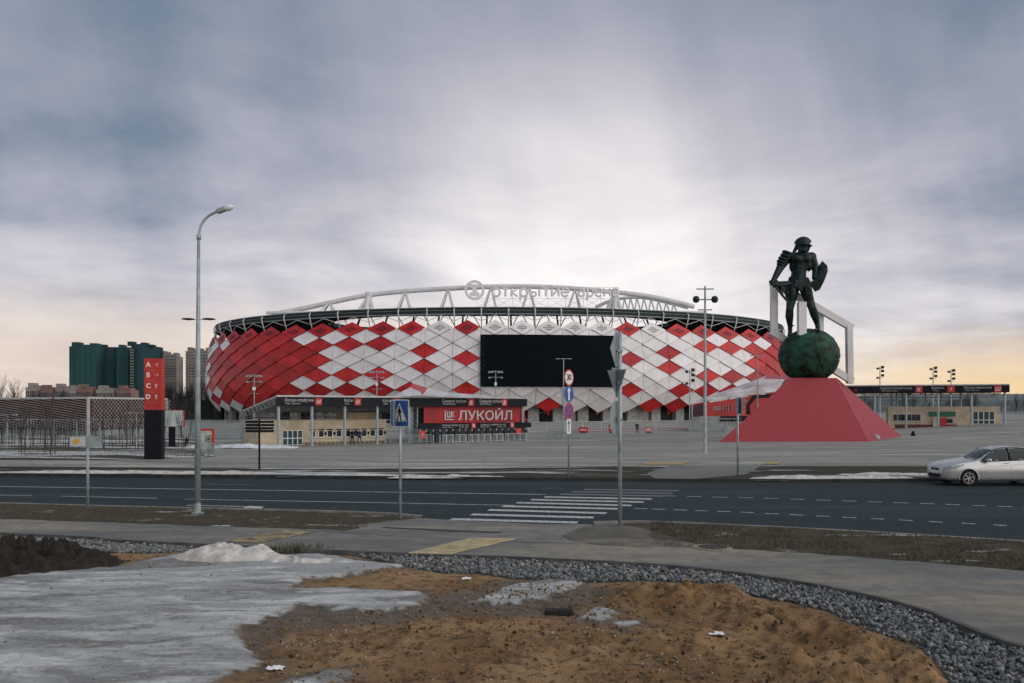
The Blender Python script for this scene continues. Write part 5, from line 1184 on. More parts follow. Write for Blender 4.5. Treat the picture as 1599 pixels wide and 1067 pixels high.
# direction totem A B C D
g = GP(238.5, 718); o = empty('direction_totem', g); tag(o, 'red and black direction totem lettered A B C D', 'totem'); k = g.y / F; ztm, zmd = P(0, 560, g.y).z, P(0, 640, g.y).z; w = 27 * k
mb = MB(); mb.box((g.x, g.y + .25, (ztm + zmd) / 2), (w, .5, ztm - zmd)); rp = sub(mb.build('red_panel', MAT['red_sign'], o))
mb = MB(); mb.box((g.x, g.y + .25, (zmd + g.z - .1) / 2 - .005), (w, .5, zmd - g.z + .09)); mb.build('black_base', MAT['black_panel'], o)
for i, (ch, py) in enumerate((('A', 570), ('B', 586), ('C', 603), ('D', 620))):
    z = P(0, py, g.y).z; text('letter', ch, .40, (g.x - w * .25, g.y - .012, z), (1, 0), MAT['white_paint'], rp, .008, None, .012)
    mb = MB(); c = Vector((g.x + w * .20, g.y - .012, z)); dx, dz = ((.13, 0) if i < 2 else (0, .13)); a = c - Vector((dx, 0, dz)); b = c + Vector((dx, 0, dz)); pr_ = Vector((dz, 0, dx)) * .75; mb.bar(a, b, .05, .012); mb.bar(b, b - Vector((dx, 0, dz)) * .75 + pr_, .05, .012); mb.bar(b, b - Vector((dx, 0, dz)) * .75 - pr_, .05, .012); mb.build('arrow', MAT['white_paint'], rp)
    for q in range(2): text('small_lettering', ['Западная трибуна', 'Северная трибуна', 'Восточная трибуна', 'Южная трибуна'][i] if q == 0 else 'West North East South stand', .08, (g.x - w * .05, g.y - .012, z - .30 - .10 * q), (1, 0), mat('sign_pale', (.60, .25, .22), .6), rp, .004, w * (.62 if q == 0 else .45))
# billboard totem behind
g = GP(269, 700); o = empty('billboard', g); tag(o, 'pale billboard with red frame on a dark column behind the totem', 'billboard'); k = g.y / F
za, zb_ = P(0, 640.5, g.y).z, P(0, 667, g.y).z; xa, xb = (253 - CX) * k, (288 - CX) * k
mb = MB(); mb.box(((xa + xb) / 2, g.y, (za + zb_) / 2), (xb - xa, .3, za - zb_)); bb = sub(mb.build('frame', MAT['red_banner'], o))
mb = MB(); mb.box(((xa + xb) / 2, g.y - .17, (za + zb_) / 2), (xb - xa - .12, .03, za - zb_ - .12)); mb.build('poster', mat('faded_print', (.46, .50, .49), .5, 0, .2, 1.2, c2=(.24, .29, .28), stretch=(2.2, 1, .5)), bb)
mb = MB(); mb.box(((268.5 - CX) * k, g.y + .02, (zb_ + g.z) / 2), (9 * k, .3, zb_ - g.z + .1)); mb.build('column', MAT['black_panel'], o)
# round-emblem info board and its barrier
g = GP(322, 706); o = empty('info_board', g); tag(o, 'red framed info board with round emblem behind the street lamp', 'info board'); k = g.y / F
za, zb_ = P(0, 671, g.y).z, P(0, 700, g.y).z; xa, xb = (309 - CX) * k, (333 - CX) * k
mb = MB(); mb.box(((xa + xb) / 2, g.y, za), (xb - xa, .2, .16)); mb.box((xb, g.y, (za + g.z) / 2), (.16, .2, za - g.z)); mb.box((xa, g.y, (za + g.z) / 2), (.16, .2, za - g.z)); mb.build('frame', MAT['red_sign'], o)
mb = MB(); mb.box(((xa + xb) / 2, g.y, (za + zb_) / 2 - .05), (xb - xa - .2, .08, za - zb_ - .1)); pn = sub(mb.build('panel', MAT['dull_white'], o))
cx_, cz_ = (326 - CX) * k, P(0, 685.5, g.y).z
for k2 in range(10): a = 2 * math.pi * k2 / 10; mb = MB(); mb.box((cx_ + .27 * math.cos(a), g.y - .05, cz_ + .27 * math.sin(a)), (.14, .02, .14), mat=Matrix.Rotation(-a, 3, 'Y')); mb.build('emblem_petal', mat('olive', (.30, .28, .06), .6) if k2 % 2 else MAT['green_sign'], pn)
mb = MB(); mb.lathe([(.14, 0), (.14, .02)], (0, 0, 0), 16); 
for i, v in enumerate(mb.v): mb.v[i] = (cx_ + v[0], g.y - .05 - v[2], cz_ + v[1])
mb.build('emblem_core', mat('leaf_green', (.03, .12, .05), .6), pn)
ORD = 'first second third fourth fifth sixth seventh eighth ninth tenth eleventh twelfth thirteenth fourteenth fifteenth sixteenth seventeenth eighteenth nineteenth twentieth'.split()
def ordn(k): return ORD[k - 1] if k <= 20 else 'twenty-' + ORD[k - 21]
# ------------------------------------------------------------------ crowd barriers and fences
def barrier(p, ang, label, w=2.2, hgt=1.05, m='galv', group=None):
    o = empty('crowd_barrier', p); tag(o, label, 'barrier', group); u = Vector((math.cos(ang), math.sin(ang), 0)); a, b = p - u * w / 2, p + u * w / 2; Z = lambda q, z: (q.x, q.y, p.z + z)
    mb = MB(); mb.tube([Z(a, .12), Z(a, hgt), Z(b, hgt), Z(b, .12)], .03, 6); mb.tube([Z(a, .22), Z(b, .22)], .025, 6); mb.build('frame', MAT[m], o)
    mb = MB(); n = 12
    for k in range(1, n): q = a.lerp(b, k / n); mb.tube([Z(q, .22), Z(q, hgt)], .014, 4)
    kind(mb.build('bars', MAT[m], o), 'stuff')
    for q in (a, b): nrm = Vector((-u.y, u.x, 0)) * .3; mb = MB(); mb.tube([(q.x - nrm.x, q.y - nrm.y, p.z + .03), (q.x, q.y, p.z + .13), (q.x + nrm.x, q.y + nrm.y, p.z + .03)], .025, 5); mb.build('foot', MAT[m], o)
for k, t in enumerate(np.linspace(L.t(697, -3), L.t(812, -3), 7)): q = L.p(float(t), -3.4, 0); q.z = float(zg(q.x, q.y)); barrier(q, L.rz, ordn(k + 1) + ' grey crowd barrier from the left in the row before the turnstiles', 1.55, m='white_steel', group='barriers before the turnstiles')
for k, t in enumerate((L.t(632, -1), L.t(648, -1), L.t(668, -2))): q = L.p(t, -1.4, 0); q.z = float(zg(q.x, q.y)); barrier(q, L.rz, ordn(k + 1) + ' grey crowd barrier from the left between ticket hall and banner', 1.7, group='barriers beside the ticket hall')
for k, p in enumerate((862, 874, 886, 898)): q = GP(p, 684.5); barrier(q, .03, ordn(k + 1) + ' low green-grey crowd barrier from the left near the speed limit sign', 1.25, 1.0, 'sign_back', 'barriers on the open square')
for k, p in enumerate((1140, 1152, 1163)): q = GP(p, 678.5); barrier(q, 0, ordn(k + 1) + ' white crowd barrier from the left beside the red pedestal', 1.25, 1.0, 'white_steel', 'barriers by the pedestal')
for k, p in enumerate((316, 325, 336)): q = GP(p, 713); barrier(q, .1, ordn(k + 1) + ' blue-grey crowd barrier from the left below the info board', .75, .85, 'sign_back', 'barriers at the info board')
for k, p in enumerate((606, 614)): q = GP(p, 693); barrier(q, L.rz, ordn(k + 1) + ' grey crowd barrier from the left at the right end of the ticket hall', 1.0, group='barriers at the hall end')
def fence(pa, pb, d0, d1, hgt, label, gap, m='galv', bars=6, zoff=0.0):
    a, b = Vector(((pa - CX) * d0 / F, d0, 0)), Vector(((pb - CX) * d1 / F, d1, 0)); n = max(1, int((b - a).length / gap)); o = empty('fence', (a.x, a.y, float(zg(a.x, a.y)))); tag(o, label, 'fence')
    Z = lambda q, z: (q.x, q.y, float(zg(q.x, q.y)) + z)
    for k in range(n + 1): q = a.lerp(b, k / n); mb = MB(); mb.bar(Z(q, -.1), Z(q, hgt + .05), .12); mb.build('post', MAT[m], o)
    for z in (.2, hgt): mb = MB(); pts = [a.lerp(b, k / n) for k in range(n + 1)]; mb.tube([Z(q, z) for q in pts], .05, 4); mb.build('rail', MAT[m], o)
    mb = MB()
    for k in range(n * bars):
        if k % bars: q = a.lerp(b, k / (n * bars)); mb.bar(Z(q, .2), Z(q, hgt), .035)
    kind(mb.build('bars', MAT[m], o), 'stuff'); return o
fence(826, 1082, 146, 144, 1.75, 'grey bar fence in front of the stadium gates', 3.0, 'white_steel', 9)
fence(400, 828, 150, 150, 2.2, 'grey bar fence behind the ticket hall', 3.2)
fence(255, 402, 118, 112, 2.6, 'tall grey fence left of the ticket hall', 2.6, 'sign_back', 14)
fence(-60, 228, 112, 112, 2.7, 'long pale fence in front of the lattice building', 3.0, 'sign_back', 8)
fence(1545, 1680, 165, 150, 2.0, 'grey fence right of the right hall', 3.0)
mb = MB(); a, b = Vector((10, 150, 0)), Vector((30.5, 147.5, 0)); mb.add([(a.x, a.y, float(zg(a.x, a.y)) + .02), (b.x, b.y, float(zg(b.x, b.y)) + .02), (b.x, b.y, float(zg(b.x, b.y)) + .38), (a.x, a.y, float(zg(a.x, a.y)) + .38)], [(0, 1, 2, 3)]); o = mb.build('red_ground_board', mat('pale_red', (.52, .22, .20), .7)); sd = o.modifiers.new('s', 'SOLIDIFY'); sd.thickness = .15; tag(o, 'long pale red board along the foot of the stadium fence', 'board')
for px, w, h_, lab, m in ((911, 1.5, .85, 'red and white advertising stand by the stadium fence', 'red_sign'), (955, .9, 1.3, 'tall red banner stand behind the grey sign post', 'red_sign'), (1013, 1.1, .9, 'pale orange block for an unclear object inside the stadium fence', 'pale_red')):  # the pale orange one stands in for an object not made out
    g = GP(px, 676.5); g.z = float(zg(g.x, g.y)); o = empty('banner_stand', g); tag(o, lab, 'banner stand'); mb = MB(); mb.box((g.x, g.y, g.z + .12 + h_ / 2), (w, .1, h_)); pn = sub(mb.build('panel', MAT[m], o)); mb = MB(); mb.box((g.x, g.y, g.z + .05), (w * .8, .5, .12)); mb.build('base', MAT['black'], o); mb = MB(); mb.box((g.x, g.y - .065, g.z + h_ * .62), (w * .7, .02, h_ * .16)); mb.build('print', MAT['white_paint'], pn)
g = GP(1016, 676); g.z = float(zg(g.x, g.y))

# ------------------------------------------------------------------ people
def person(g, label, pose, top, legs, sc=1.0):
    """small standing or sitting figure; one continuous body, coat and trousers coloured by height"""
    X = lambda x, y, z: Vector((g.x + x * sc, g.y + y * sc, g.z + z * sc)); c = []
    if pose == 'sit':
        c = [(X(0, 0, .5), .16, X(.05, 0, .95), .17), (X(-.08, 0, .48), .09, X(-.10, -.42, .50), .07), (X(.08, 0, .48), .09, X(.10, -.42, .50), .07), (X(-.10, -.42, .5), .065, X(-.1, -.45, .06), .05), (X(.10, -.42, .5), .065, X(.1, -.45, .06), .05), (X(-.2, 0, .92), .06, X(-.22, -.18, .66), .05), (X(.24, 0, .92), .06, X(.2, -.2, .66), .05), (X(-.22, -.18, .66), .05, X(-.08, -.36, .6), .04), (X(.2, -.2, .66), .05, X(.08, -.36, .6), .04), (X(.05, -.02, 1.0), .06, X(.05, -.04, 1.1), .06)]
        e = [(X(.05, -.05, 1.22), (.10 * sc, .115 * sc, .135 * sc), 0)]
    else:
        st_ = .14 if pose == 'walk' else .04
        c = [(X(0, 0, .95), .15, X(0, 0, 1.38), .17), (X(-.16, 0, 1.40), .075, X(.16, 0, 1.40), .075), (X(-.09, 0, .92), .095, X(-.11 - st_ * .5, -st_, .48), .065), (X(-.11 - st_ * .5, -st_, .48), .065, X(-.12 - st_, 0, .07), .045), (X(.09, 0, .92), .095, X(.11 + st_ * .3, -.02, .48), .065), (X(.11 + st_ * .3, -.02, .48), .065, X(.12 + st_, .06, .07), .045), (X(-.12 - st_, 0, .05), .05, X(-.12 - st_, -.16, .04), .04), (X(.12 + st_, .06, .05), .05, X(.12 + st_, -.10, .04), .04),
             (X(-.23, 0, 1.38), .065, X(-.28, .03, 1.10), .052), (X(-.28, .03, 1.10), .05, X(-.25, -.10, .86), .038), (X(.23, 0, 1.38), .065, X(.28, .03, 1.10), .052), (X(.28, .03, 1.10), .05, X(.24, -.14, .90), .038), (X(0, 0, 1.45), .06, X(0, -.01, 1.54), .058)]
        e = [(X(0, -.01, 1.65), (.088 * sc, .105 * sc, .125 * sc), 0), (X(0, -.12, 1.63), (.02 * sc, .03 * sc, .03 * sc), 0)]
    me = blob_mesh('body', c, e, .028, 1); zs = 1.12 if pose == 'sit' else 1.52; zl = .46 if pose == 'sit' else .86
    for m in (mat('cloth_' + top, {'black': (.012, .012, .014), 'navy': (.015, .02, .04), 'green': (.02, .04, .03)}[top], .85), mat('cloth_' + legs, {'jeans': (.05, .08, .13), 'dark': (.014, .014, .016)}[legs], .85), mat('skin', (.35, .2, .14), .6), MAT['black']): me.materials.append(m)
    for p in me.polygons:
        z = (p.center.z - g.z) / sc; y = (p.center.y - g.y) / sc
        p.material_index = (3 if (z > (1.27 if pose == 'sit' else 1.70) or y > .04) else 2) if z > zs else (0 if z > zl else 1)
    return tag(link('person', me), label, 'person')
q = L.p(L.t(550, 2.2), 2.2, 0); q.z = float(zg(q.x, q.y)); person(q, 'person in dark jacket standing at the ticket window, left of the pair', 'stand', 'black', 'dark')
q = L.p(L.t(561.5, 1.3), 1.3, 0); q.z = float(zg(q.x, q.y)); person(q, 'person in dark jacket and jeans, right of the pair at the ticket windows', 'walk', 'navy', 'jeans')
q = GP(995, 677); person(q, 'person in dark clothes standing at the stadium fence', 'stand', 'green', 'dark')
q = GP(291, 700); person(q, 'person in black sitting on the lawn edge by the billboard', 'sit', 'black', 'dark')
o = MB(); o.box((q.x, q.y + .05, q.z + .22), (1.3, .4, .40)); tag(o.build('stone_seat', MAT['concrete']), 'low stone block seat under the seated person', 'seat')

# ------------------------------------------------------------------ car
def build_car():
    gx = (1451 - CX) * 32.9 / F + .62; yc = 33.7; root = empty('parked_car', (gx + 2.2, yc, 0)); tag(root, 'silver sedan car at the right edge of the road', 'car')
    k = 1.03; Ln = 4.37
    xs_ = np.array([0, .06, .18, .42, .75, 1.05, 1.32, 1.62, 1.95, 2.35, 2.8, 3.2, 3.55, 3.85, 4.1, 4.28, 4.37])
    ztop = np.array([.66, .755, .815, .88, .935, .97, 1.04, 1.24, 1.40, 1.465, 1.47, 1.43, 1.33, 1.17, 1.06, 1.0, .80])
    zbelt = np.array([.62, .70, .755, .805, .85, .88, .89, .905, .92, .935, .955, .975, .99, 1.0, .99, .95, .78])
    hw = np.array([.60, .71, .785, .825, .845, .85, .85, .85, .85, .85, .85, .85, .845, .83, .80, .76, .66])
    rw = np.array([.45, .56, .64, .69, .71, .72, .70, .64, .60, .585, .585, .585, .60, .64, .66, .64, .56])
    zbt = np.array([.27, .22, .20, .19, .18, .17, .17, .17, .17, .17, .17, .17, .18, .2, .24, .30, .42])
    NX, NR = 150, 26; X = np.linspace(0, Ln, NX)
    def sp(a):
        y = np.interp(X, xs_, a); kk = np.array([1, 2, 3, 2, 1]) / 9; yp = np.pad(y, 2, mode='edge'); return np.convolve(yp, kk, 'valid')
    T_, B_, W_, RW, Zb = sp(ztop), sp(zbelt), sp(hw), sp(rw), sp(zbt)
    rows = []
    for i in range(NX):
        cp = [(0, Zb[i]), (W_[i] * .8, Zb[i]), (W_[i] * .955, Zb[i] + .06), (W_[i] * .975, .36 if Zb[i] < .3 else Zb[i] + .1), (W_[i], .56), (W_[i] * .992, .70), (W_[i] * .965, B_[i] - .04), (W_[i] * .945, B_[i]), ((W_[i] * .945 + RW[i]) / 2 + .015, (B_[i] + T_[i]) / 2), (RW[i], T_[i] - .06 * min(1, (T_[i] - B_[i]) * 4 + .2)), (RW[i] * .7, T_[i] - .012), (0, T_[i])]
        cp = np.array(cp); cp[:, 1] = np.maximum.accumulate(cp[:, 1])
        d = np.concatenate([[0], np.cumsum(np.linalg.norm(np.diff(cp, axis=0), axis=1))]); s = np.linspace(0, d[-1], 60); r = np.stack([np.interp(s, d, cp[:, 0]), np.interp(s, d, cp[:, 1])], 1)
        for _ in range(3): r[1:-1] = (r[:-2] + 2 * r[1:-1] + r[2:]) / 4
        rows.append(r)
    rows = np.array(rows); M_ = rows.shape[1]
    def W3(x, y, z): return (gx + x * k, yc + y * k, z * k)
    front_w, rear_w = .86, 3.46
    body = MB(); wins = {'front_side_window': MB(), 'rear_side_window': MB(), 'windscreen': MB(), 'rear_screen': MB(), 'headlight_': MB()}; hlp = [(.0, .60), (.22, .615), (.48, .69), (.74, .79), (.66, .815), (.36, .775), (.10, .715), (.0, .68)]; dark = MB()
    V = []; idx = {}
    for side in (-1, 1):
        for i in range(NX):
            for j in range(M_): idx[(side, i, j)] = len(V); V.append(W3(X[i], side * rows[i, j, 0], rows[i, j, 1]))
    bf = []; wf_ = {n_: [] for n_ in wins}
    inside = lambda pt, poly: bool(seg_sdf(np.array([pt]), np.array(poly, float))[0] > 0)
    fwp = [(1.32, .935), (1.95, 1.33), (2.25, 1.395), (2.36, 1.395), (2.36, .975)]; rwp = [(2.46, .98), (2.46, 1.40), (2.85, 1.395), (3.2, 1.345), (3.52, 1.21), (3.62, 1.06), (3.5, 1.02)]
    for i in range(NX - 1):
        xm = (X[i] + X[i + 1]) / 2
        for j in range(M_ - 1):
            ym = rows[i:i + 2, j:j + 2, 0].mean(); zm = rows[i:i + 2, j:j + 2, 1].mean(); tgt = None
            if math.hypot(xm - front_w, zm - .30) < .355 and ym > .55 and zm < .7: continue
            if math.hypot(xm - rear_w, zm - .30) < .355 and ym > .55 and zm < .7: continue
            if zm > .93 and ym > .5:
                if inside((xm, zm), fwp): tgt = 'front_side_window'
                elif inside((xm, zm), rwp): tgt = 'rear_side_window'
            if 1.18 < xm < 1.88 and ym < .62 - .10 * (xm - 1.18) and zm > B_[i] + .02: tgt = 'windscreen'
            if 3.42 < xm < 3.95 and ym < .58 and zm > 1.0: tgt = 'rear_screen'
            if ym > .33 and xm < .75 and inside((xm, zm), hlp): tgt = 'headlight_'
            for side in (-1, 1):
                q = (idx[(side, i, j)], idx[(side, i + 1, j)], idx[(side, i + 1, j + 1)], idx[(side, i, j + 1)]); q = q if side == -1 else q[::-1]
                (wf_[tgt] if tgt else bf).append(q)
    for side in (-1, 1):
        for i in (0, NX - 1):
            pass
    def mk(name, faces, m, par, sm=True):
        used = sorted({a for f in faces for a in f}); mp = {a: b for b, a in enumerate(used)}; me = bpy.data.meshes.new(name); me.from_pydata([V[a] for a in used], [], [tuple(mp[a] for a in f) for f in faces]); me.materials.append(m); me.polygons.foreach_set('use_smooth', [sm] * len(faces)); return link(name, me, par)
    n0 = M_
    bf += [tuple(idx[(-1, 0, j)] for j in range(M_)) + tuple(idx[(1, 0, j)] for j in reversed(range(M_)))]
    m_ = mat('car_silver', (.50, .51, .52), .30, .5, .008, 2); bo = sub(mk('body', bf, m_, root))
    for n_, f in wf_.items():
        for side in (0, 1):
            ff = [q for q in f if (q[0] >= NX * M_) == bool(side)]
            if not ff: continue
            if n_ == 'headlight_': mk('headlight', ff, mat('headlight_glass', (.26, .28, .29), .12, .3, .2, 9), root); continue
            if 'side' not in n_:
                if side == 0: mk(n_, f, glass('car_glass', (.012, .02, .024), .06), root)
                continue
            mk('window', ff, glass('car_glass', (.012, .02, .024), .06), root)
    dark.box(W3(2.18, 0, .42), (3.9, 1.36, .5)); dark.build('underbody', MAT['black'], root)
    # black window trim, sill line, door seams, handles
    def side_line(pts, w, name, m, push=.006):
        for side in (-1, 1):
            mb = MB(); out = []
            for x, z in pts:
                i = min(int(x / Ln * (NX - 1)), NX - 1); r = rows[i]; j = int(np.argmin(np.abs(r[5:50, 1] - z))) + 5; out.append(Vector(W3(x, side * (r[j, 0] + push), z)))
            mb.tube(out, w, 5); mb.build(name, m, root)
    side_line([(1.30, .915), (1.6, .93), (2.0, .945), (2.4, .96), (2.9, .985), (3.3, 1.0), (3.6, 1.03)], .020, 'belt_trim', MAT['black'])
    side_line([(1.36, .96), (1.65, 1.16), (1.95, 1.35), (2.3, 1.415), (2.8, 1.42), (3.2, 1.37), (3.55, 1.22), (3.66, 1.05)], .024, 'roof_trim', MAT['black'])
    side_line([(2.41, 1.40), (2.41, 1.2), (2.41, .97)], .062, 'pillar_trim', MAT['black'], .0)
    side_line([(1.30, .90), (1.28, .7), (1.29, .5), (1.34, .26)], .005, 'door_seam', MAT['black'], .001); side_line([(2.41, .95), (2.42, .7), (2.42, .5), (2.42, .26)], .005, 'door_seam', MAT['black'], .001)
    side_line([(1.30, .26), (1.8, .25), (2.4, .25), (3.05, .26)], .006, 'door_seam', MAT['black'], .001)
    side_line([(1.25, .70), (1.8, .745), (2.4, .79), (3.0, .83), (3.6, .86)], .007, 'crease', m_, .004)
    for x in (2.18, 3.2): side_line([(x, .86 - .0), (x + .2, .87)], .016, 'door_handle', m_, .02)
    for side in (-1, 1):
        mb = MB(); bm = bmesh.new(); bmesh.ops.create_uvsphere(bm, u_segments=14, v_segments=8, radius=1); c = W3(1.55, side * .95, .98)
        for v in bm.verts: v.co = Vector((c[0] + v.co.x * .09, c[1] + v.co.y * .12, c[2] + v.co.z * .075))
        me = bpy.data.meshes.new('wing_mirror'); bm.to_mesh(me); bm.free(); me.materials.append(m_); me.polygons.foreach_set('use_smooth', [True] * len(me.polygons)); link('wing_mirror', me, root)
        mb = MB(); mb.bar(W3(1.52, side * .80, .93), W3(1.54, side * .90, .95), .05, .04); mb.build('mirror_arm', MAT['black'], root)
        for wx in (front_w, rear_w):
            lip = MB(); i_ = int(wx / Ln * (NX - 1)); yw = float(W_[i_]) * .985; lip.tube([Vector(W3(wx + .362 * math.cos(q), side * yw, .30 + .362 * math.sin(q))) for q in np.linspace(-.25, math.pi + .25, 22)], .026, 6); lip.build('arch_lip', m_, root, sm=True)
            c = Vector(W3(wx, side * .74, .30)); ty = MB(); n = 36; prof = [(.20, -.09), (.285, -.095), (.30, -.07), (.302, 0), (.30, .07), (.285, .095), (.20, .09)]; ty.lathe(prof, (0, 0, 0), n)
            ty.v = [(c.x + a * k, c.y + e * k, c.z + b * k) for a, b, e in ty.v]; w_ = sub(ty.build('wheel', mat('tyre', (.012, .012, .012), .85), root, sm=True))
            rm_ = MB(); rm_.lathe([(.205, -.085), (.20, .0), (.02, .02)], (0, 0, 0), 30); rm_.v = [(c.x + a * k, c.y + side * (.0 - .0) + e * -side * .6 * k, c.z + b * k) for a, b, e in rm_.v]; rm_.build('rim_well', MAT['black'], w_)
            sp_ = MB()
            for q in range(6):
                a = 2 * math.pi * q / 6 + .3; d = Vector((math.cos(a), 0, math.sin(a))); o_ = Vector((0, side * .085 * k, 0)); sp_.bar(c + o_ * .9 + d * .02, c + o_ + d * .20 * k, .052, .03)
            pts = [c + Vector((0, side * .088 * k, 0)) + Vector((math.cos(2 * math.pi * q / 30), 0, math.sin(2 * math.pi * q / 30))) * .198 * k for q in range(31)]; sp_.tube(pts, .016, 6, cap=False); sp_.box(c + Vector((0, side * .09 * k, 0)), (.09, .03, .09)); sp_.build('rim', mat('alloy', (.42, .43, .44), .35, .6, .05, 5), w_)
    # face: grille, badge, headlights, fog lights, plate
    def face(x0, y0, y1, z0, z1, name, m, push=.012):
        mb = MB(); nn = 10; Vv = []
        for t in range(nn + 1):
            y = y0 + (y1 - y0) * t / nn
            for z in (z0, z1):
                xx_ = 0
                for i in range(NX):
                    r = rows[i]; 
                    if r[:, 1].max() >= z and np.interp(z, np.maximum.accumulate(r[:, 1]), r[:, 0]) >= abs(y) and r[:, 1].min() <= z: xx_ = X[i]; break
                Vv.append(W3(xx_ - push, y, z))
        mb.add(Vv, [(2 * t, 2 * t + 2, 2 * t + 3, 2 * t + 1) for t in range(nn)]); return mb.build(name, m, root, sm=True)
    face(0, -.30, .30, .565, .64, 'grille', MAT['black']); face(0, -.42, .42, .29, .43, 'air_intake', MAT['black']); face(0, -.26, .26, .445, .53, 'number_plate', MAT['white_paint'], .02)
    bd_ = MB(); bd_.box(W3(-.005, 0, .655), (.02, .16, .07)); bd_.build('badge', MAT['letter_silver'], root)
    for s in (-1, 1):
        face(0, s * .46, s * .60, .33, .42, 'fog_light', MAT['headlight_glass'], .01)
    # seats, wheel and wiper seen through the glass
    for y in (-.36, .36): mb = MB(); mb.box(W3(2.3, y, .85), (.16, .44, .6)); mb.box(W3(2.33, y, 1.22), (.1, .24, .16)); mb.build('seat', MAT['black'], root)
    mb = MB(); mb.bar(W3(1.16, -.2, .985), W3(1.32, .35, 1.06), .02); mb.build('wiper', MAT['black'], root)
build_car()

# ------------------------------------------------------------------ background
# lattice-clad building at the left
D1 = 132.0; lb = empty('lattice_building', (P(141, 0, D1).x, D1, float(zg(-65, D1)))); tag(lb, 'low dark building wrapped in slanted pale slats at the left', 'building')
cnr = Vector((P(141, 0, D1).x, D1, 0)); lf_ = Vector((P(-90, 0, 150).x, 150, 0)); rt = Vector((P(262, 0, 150).x, 150, 0)); zb_ = -1.3; ztc = P(0, 622.5, D1).z
bkp = Vector((-115, 190, 0))
mb = MB(); V = [(p.x, p.y, z) for z in (1.2 - 1.5, ztc) for p in (lf_, cnr, rt, bkp)]; mb.add(V, [(0, 1, 5, 4), (1, 2, 6, 5), (2, 3, 7, 6), (3, 0, 4, 7), (4, 5, 6, 7)]); mb.build('wall', mat('maroon_wall', (.075, .024, .026), .8), lb)
mb = MB(); V = [(p.x + .0, p.y + .8, z) for z in (zb_, -.28) for p in (lf_, cnr, rt, bkp)]; mb.add(V, [(0, 1, 5, 4), (1, 2, 6, 5), (2, 3, 7, 6), (3, 0, 4, 7)]); mb.build('base_wall', mat('base_grey', (.26, .29, .29), .8, 0, .2, .3), lb)
pale = mat('pale_slat', (.33, .31, .30), .6, 0, .08, 1)
def face_slats(A, B, n, rise, z0, z1, push, r):
    d = (B - A); ln = d.length; u = d.normalized(); nn = Vector((u.y, -u.x, 0)); nn = nn if nn.y < 0 else -nn
    for k in range(n):
        c = z1 + abs(rise) * (1 - (k + .5) / n * (1 + (z1 - z0) / abs(rise))) if rise < 0 else z0 - rise + (rise + z1 - z0) * (k + .5) / n
        pts = []
        za, zb2 = (c, c + rise)
        t0, t1 = 0.0, 1.0
        for zl, cmp_ in ((z1, 1), (z0, -1)):
            f0, f1 = (za - zl) * cmp_, (zb2 - zl) * cmp_
            if f0 > 0 and f1 > 0: t0 = 2
            elif f0 > 0: t0 = max(t0, f0 / (f0 - f1))
            elif f1 > 0: t1 = min(t1, f0 / (f0 - f1))
        if t0 < t1 - .01:
            a = A + d * t0 + nn * push; b = A + d * t1 + nn * push; mb = MB(); mb.bar((a.x, a.y, za + (zb2 - za) * t0), (b.x, b.y, za + (zb2 - za) * t1), r); mb.build('slat', pale, lb)
face_slats(lf_, cnr, 24, -4.5, -.2, ztc, .3, .10)
face_slats(cnr, rt, 30, 16.0, -.2, ztc, .3, .07); face_slats(cnr, rt, 30, -16.0, -.2, ztc, .5, .07)
for p in (cnr, rt): mb = MB(); mb.bar((p.x, p.y - .6, zb_), (p.x, p.y - .6, ztc + .1), .35); mb.build('corner_post', MAT['dull_white'], lb)
for p0, p1 in ((lf_, cnr), (cnr, rt)): mb = MB(); mb.bar((p0.x, p0.y - .4, ztc + .1), (p1.x, p1.y - .4, ztc + .1), .3); mb.build('roof_edge', MAT['dull_white'], lb)
for px in (92, 101): a = P(px, 0, 139); mb = MB(); mb.bar((a.x, a.y, zb_), (a.x, a.y, ztc), .25); mb.build('downpipe', MAT['dull_white'], lb)
# tower blocks
def tower(name, px0, px1, ytop, d, dep, m, label, bays, floors, wm, round_=False, rz=0.0, frame=None, crown=0):
    x0, x1 = (px0 - CX) * d / F, (px1 - CX) * d / F; zt1 = P(0, ytop, d).z; z0 = -1.5; w = x1 - x0; cx_ = (x0 + x1) / 2; o = empty(name, (cx_, d, z0)); tag(o, label, 'tower block' if zt1 > 30 else 'apartment block')
    mb = MB()
    if round_: 
        n = 22; pts = [(cx_ - w / 2 * math.cos(math.pi * i / n), d + dep - dep * math.sin(math.pi * i / n)) for i in range(n + 1)]; pts += [(x1, d + dep + 10), (x0, d + dep + 10)]; mb.prism([(x, y, z0) for x, y in pts], (0, 0, zt1 - z0))
    else: mb.prism([(x0, d, z0), (x1, d, z0), (x1, d + dep, z0), (x0, d + dep, z0)], (0, 0, zt1 - z0))
    mb.build('wall', m, o)
    if wm is not None:
        for f in range(floors):
            for b in range(bays):
                z = z0 + 6 + (zt1 - z0 - 8) * (f + .3) / floors; x = x0 + w * (b + .5) / bays; ww = w / bays * (.5 if b % 3 else .62); hh = (zt1 - z0) / floors * .48; mb = MB(); mb.box((x, d - .05, z), (ww, .5, hh)); mb.build('window', wm, o)
    if frame:
        mb = MB()
        for f in range(floors + 1): z = z0 + (zt1 - z0) * f / floors; mb.box((cx_, d - .3, z), (w + 1.2, .8, .7))
        mb.build('floor_bands', frame, o)
    for q in range(crown): xx_ = x0 + w * (q + .5) / crown; hq = [5, 2.2, 3.8, 1.6, 4.5][q % 5] * d / 950; mb = MB(); mb.box((xx_, d + dep * .4, zt1 + hq / 2), (w / crown * .8, dep * .5, hq)); mb.build('roof_structure', m, o)
    return o
net = mat('green_netting_hazed', (.016, .070, .072), .85, 0, .2, .03, stretch=(1, 1, .4)); net2 = mat('dark_green_netting_hazed', (.012, .048, .058), .85, 0, .2, .03, stretch=(1, 1, .2))  # netting teal is lightened to paint in distance haze
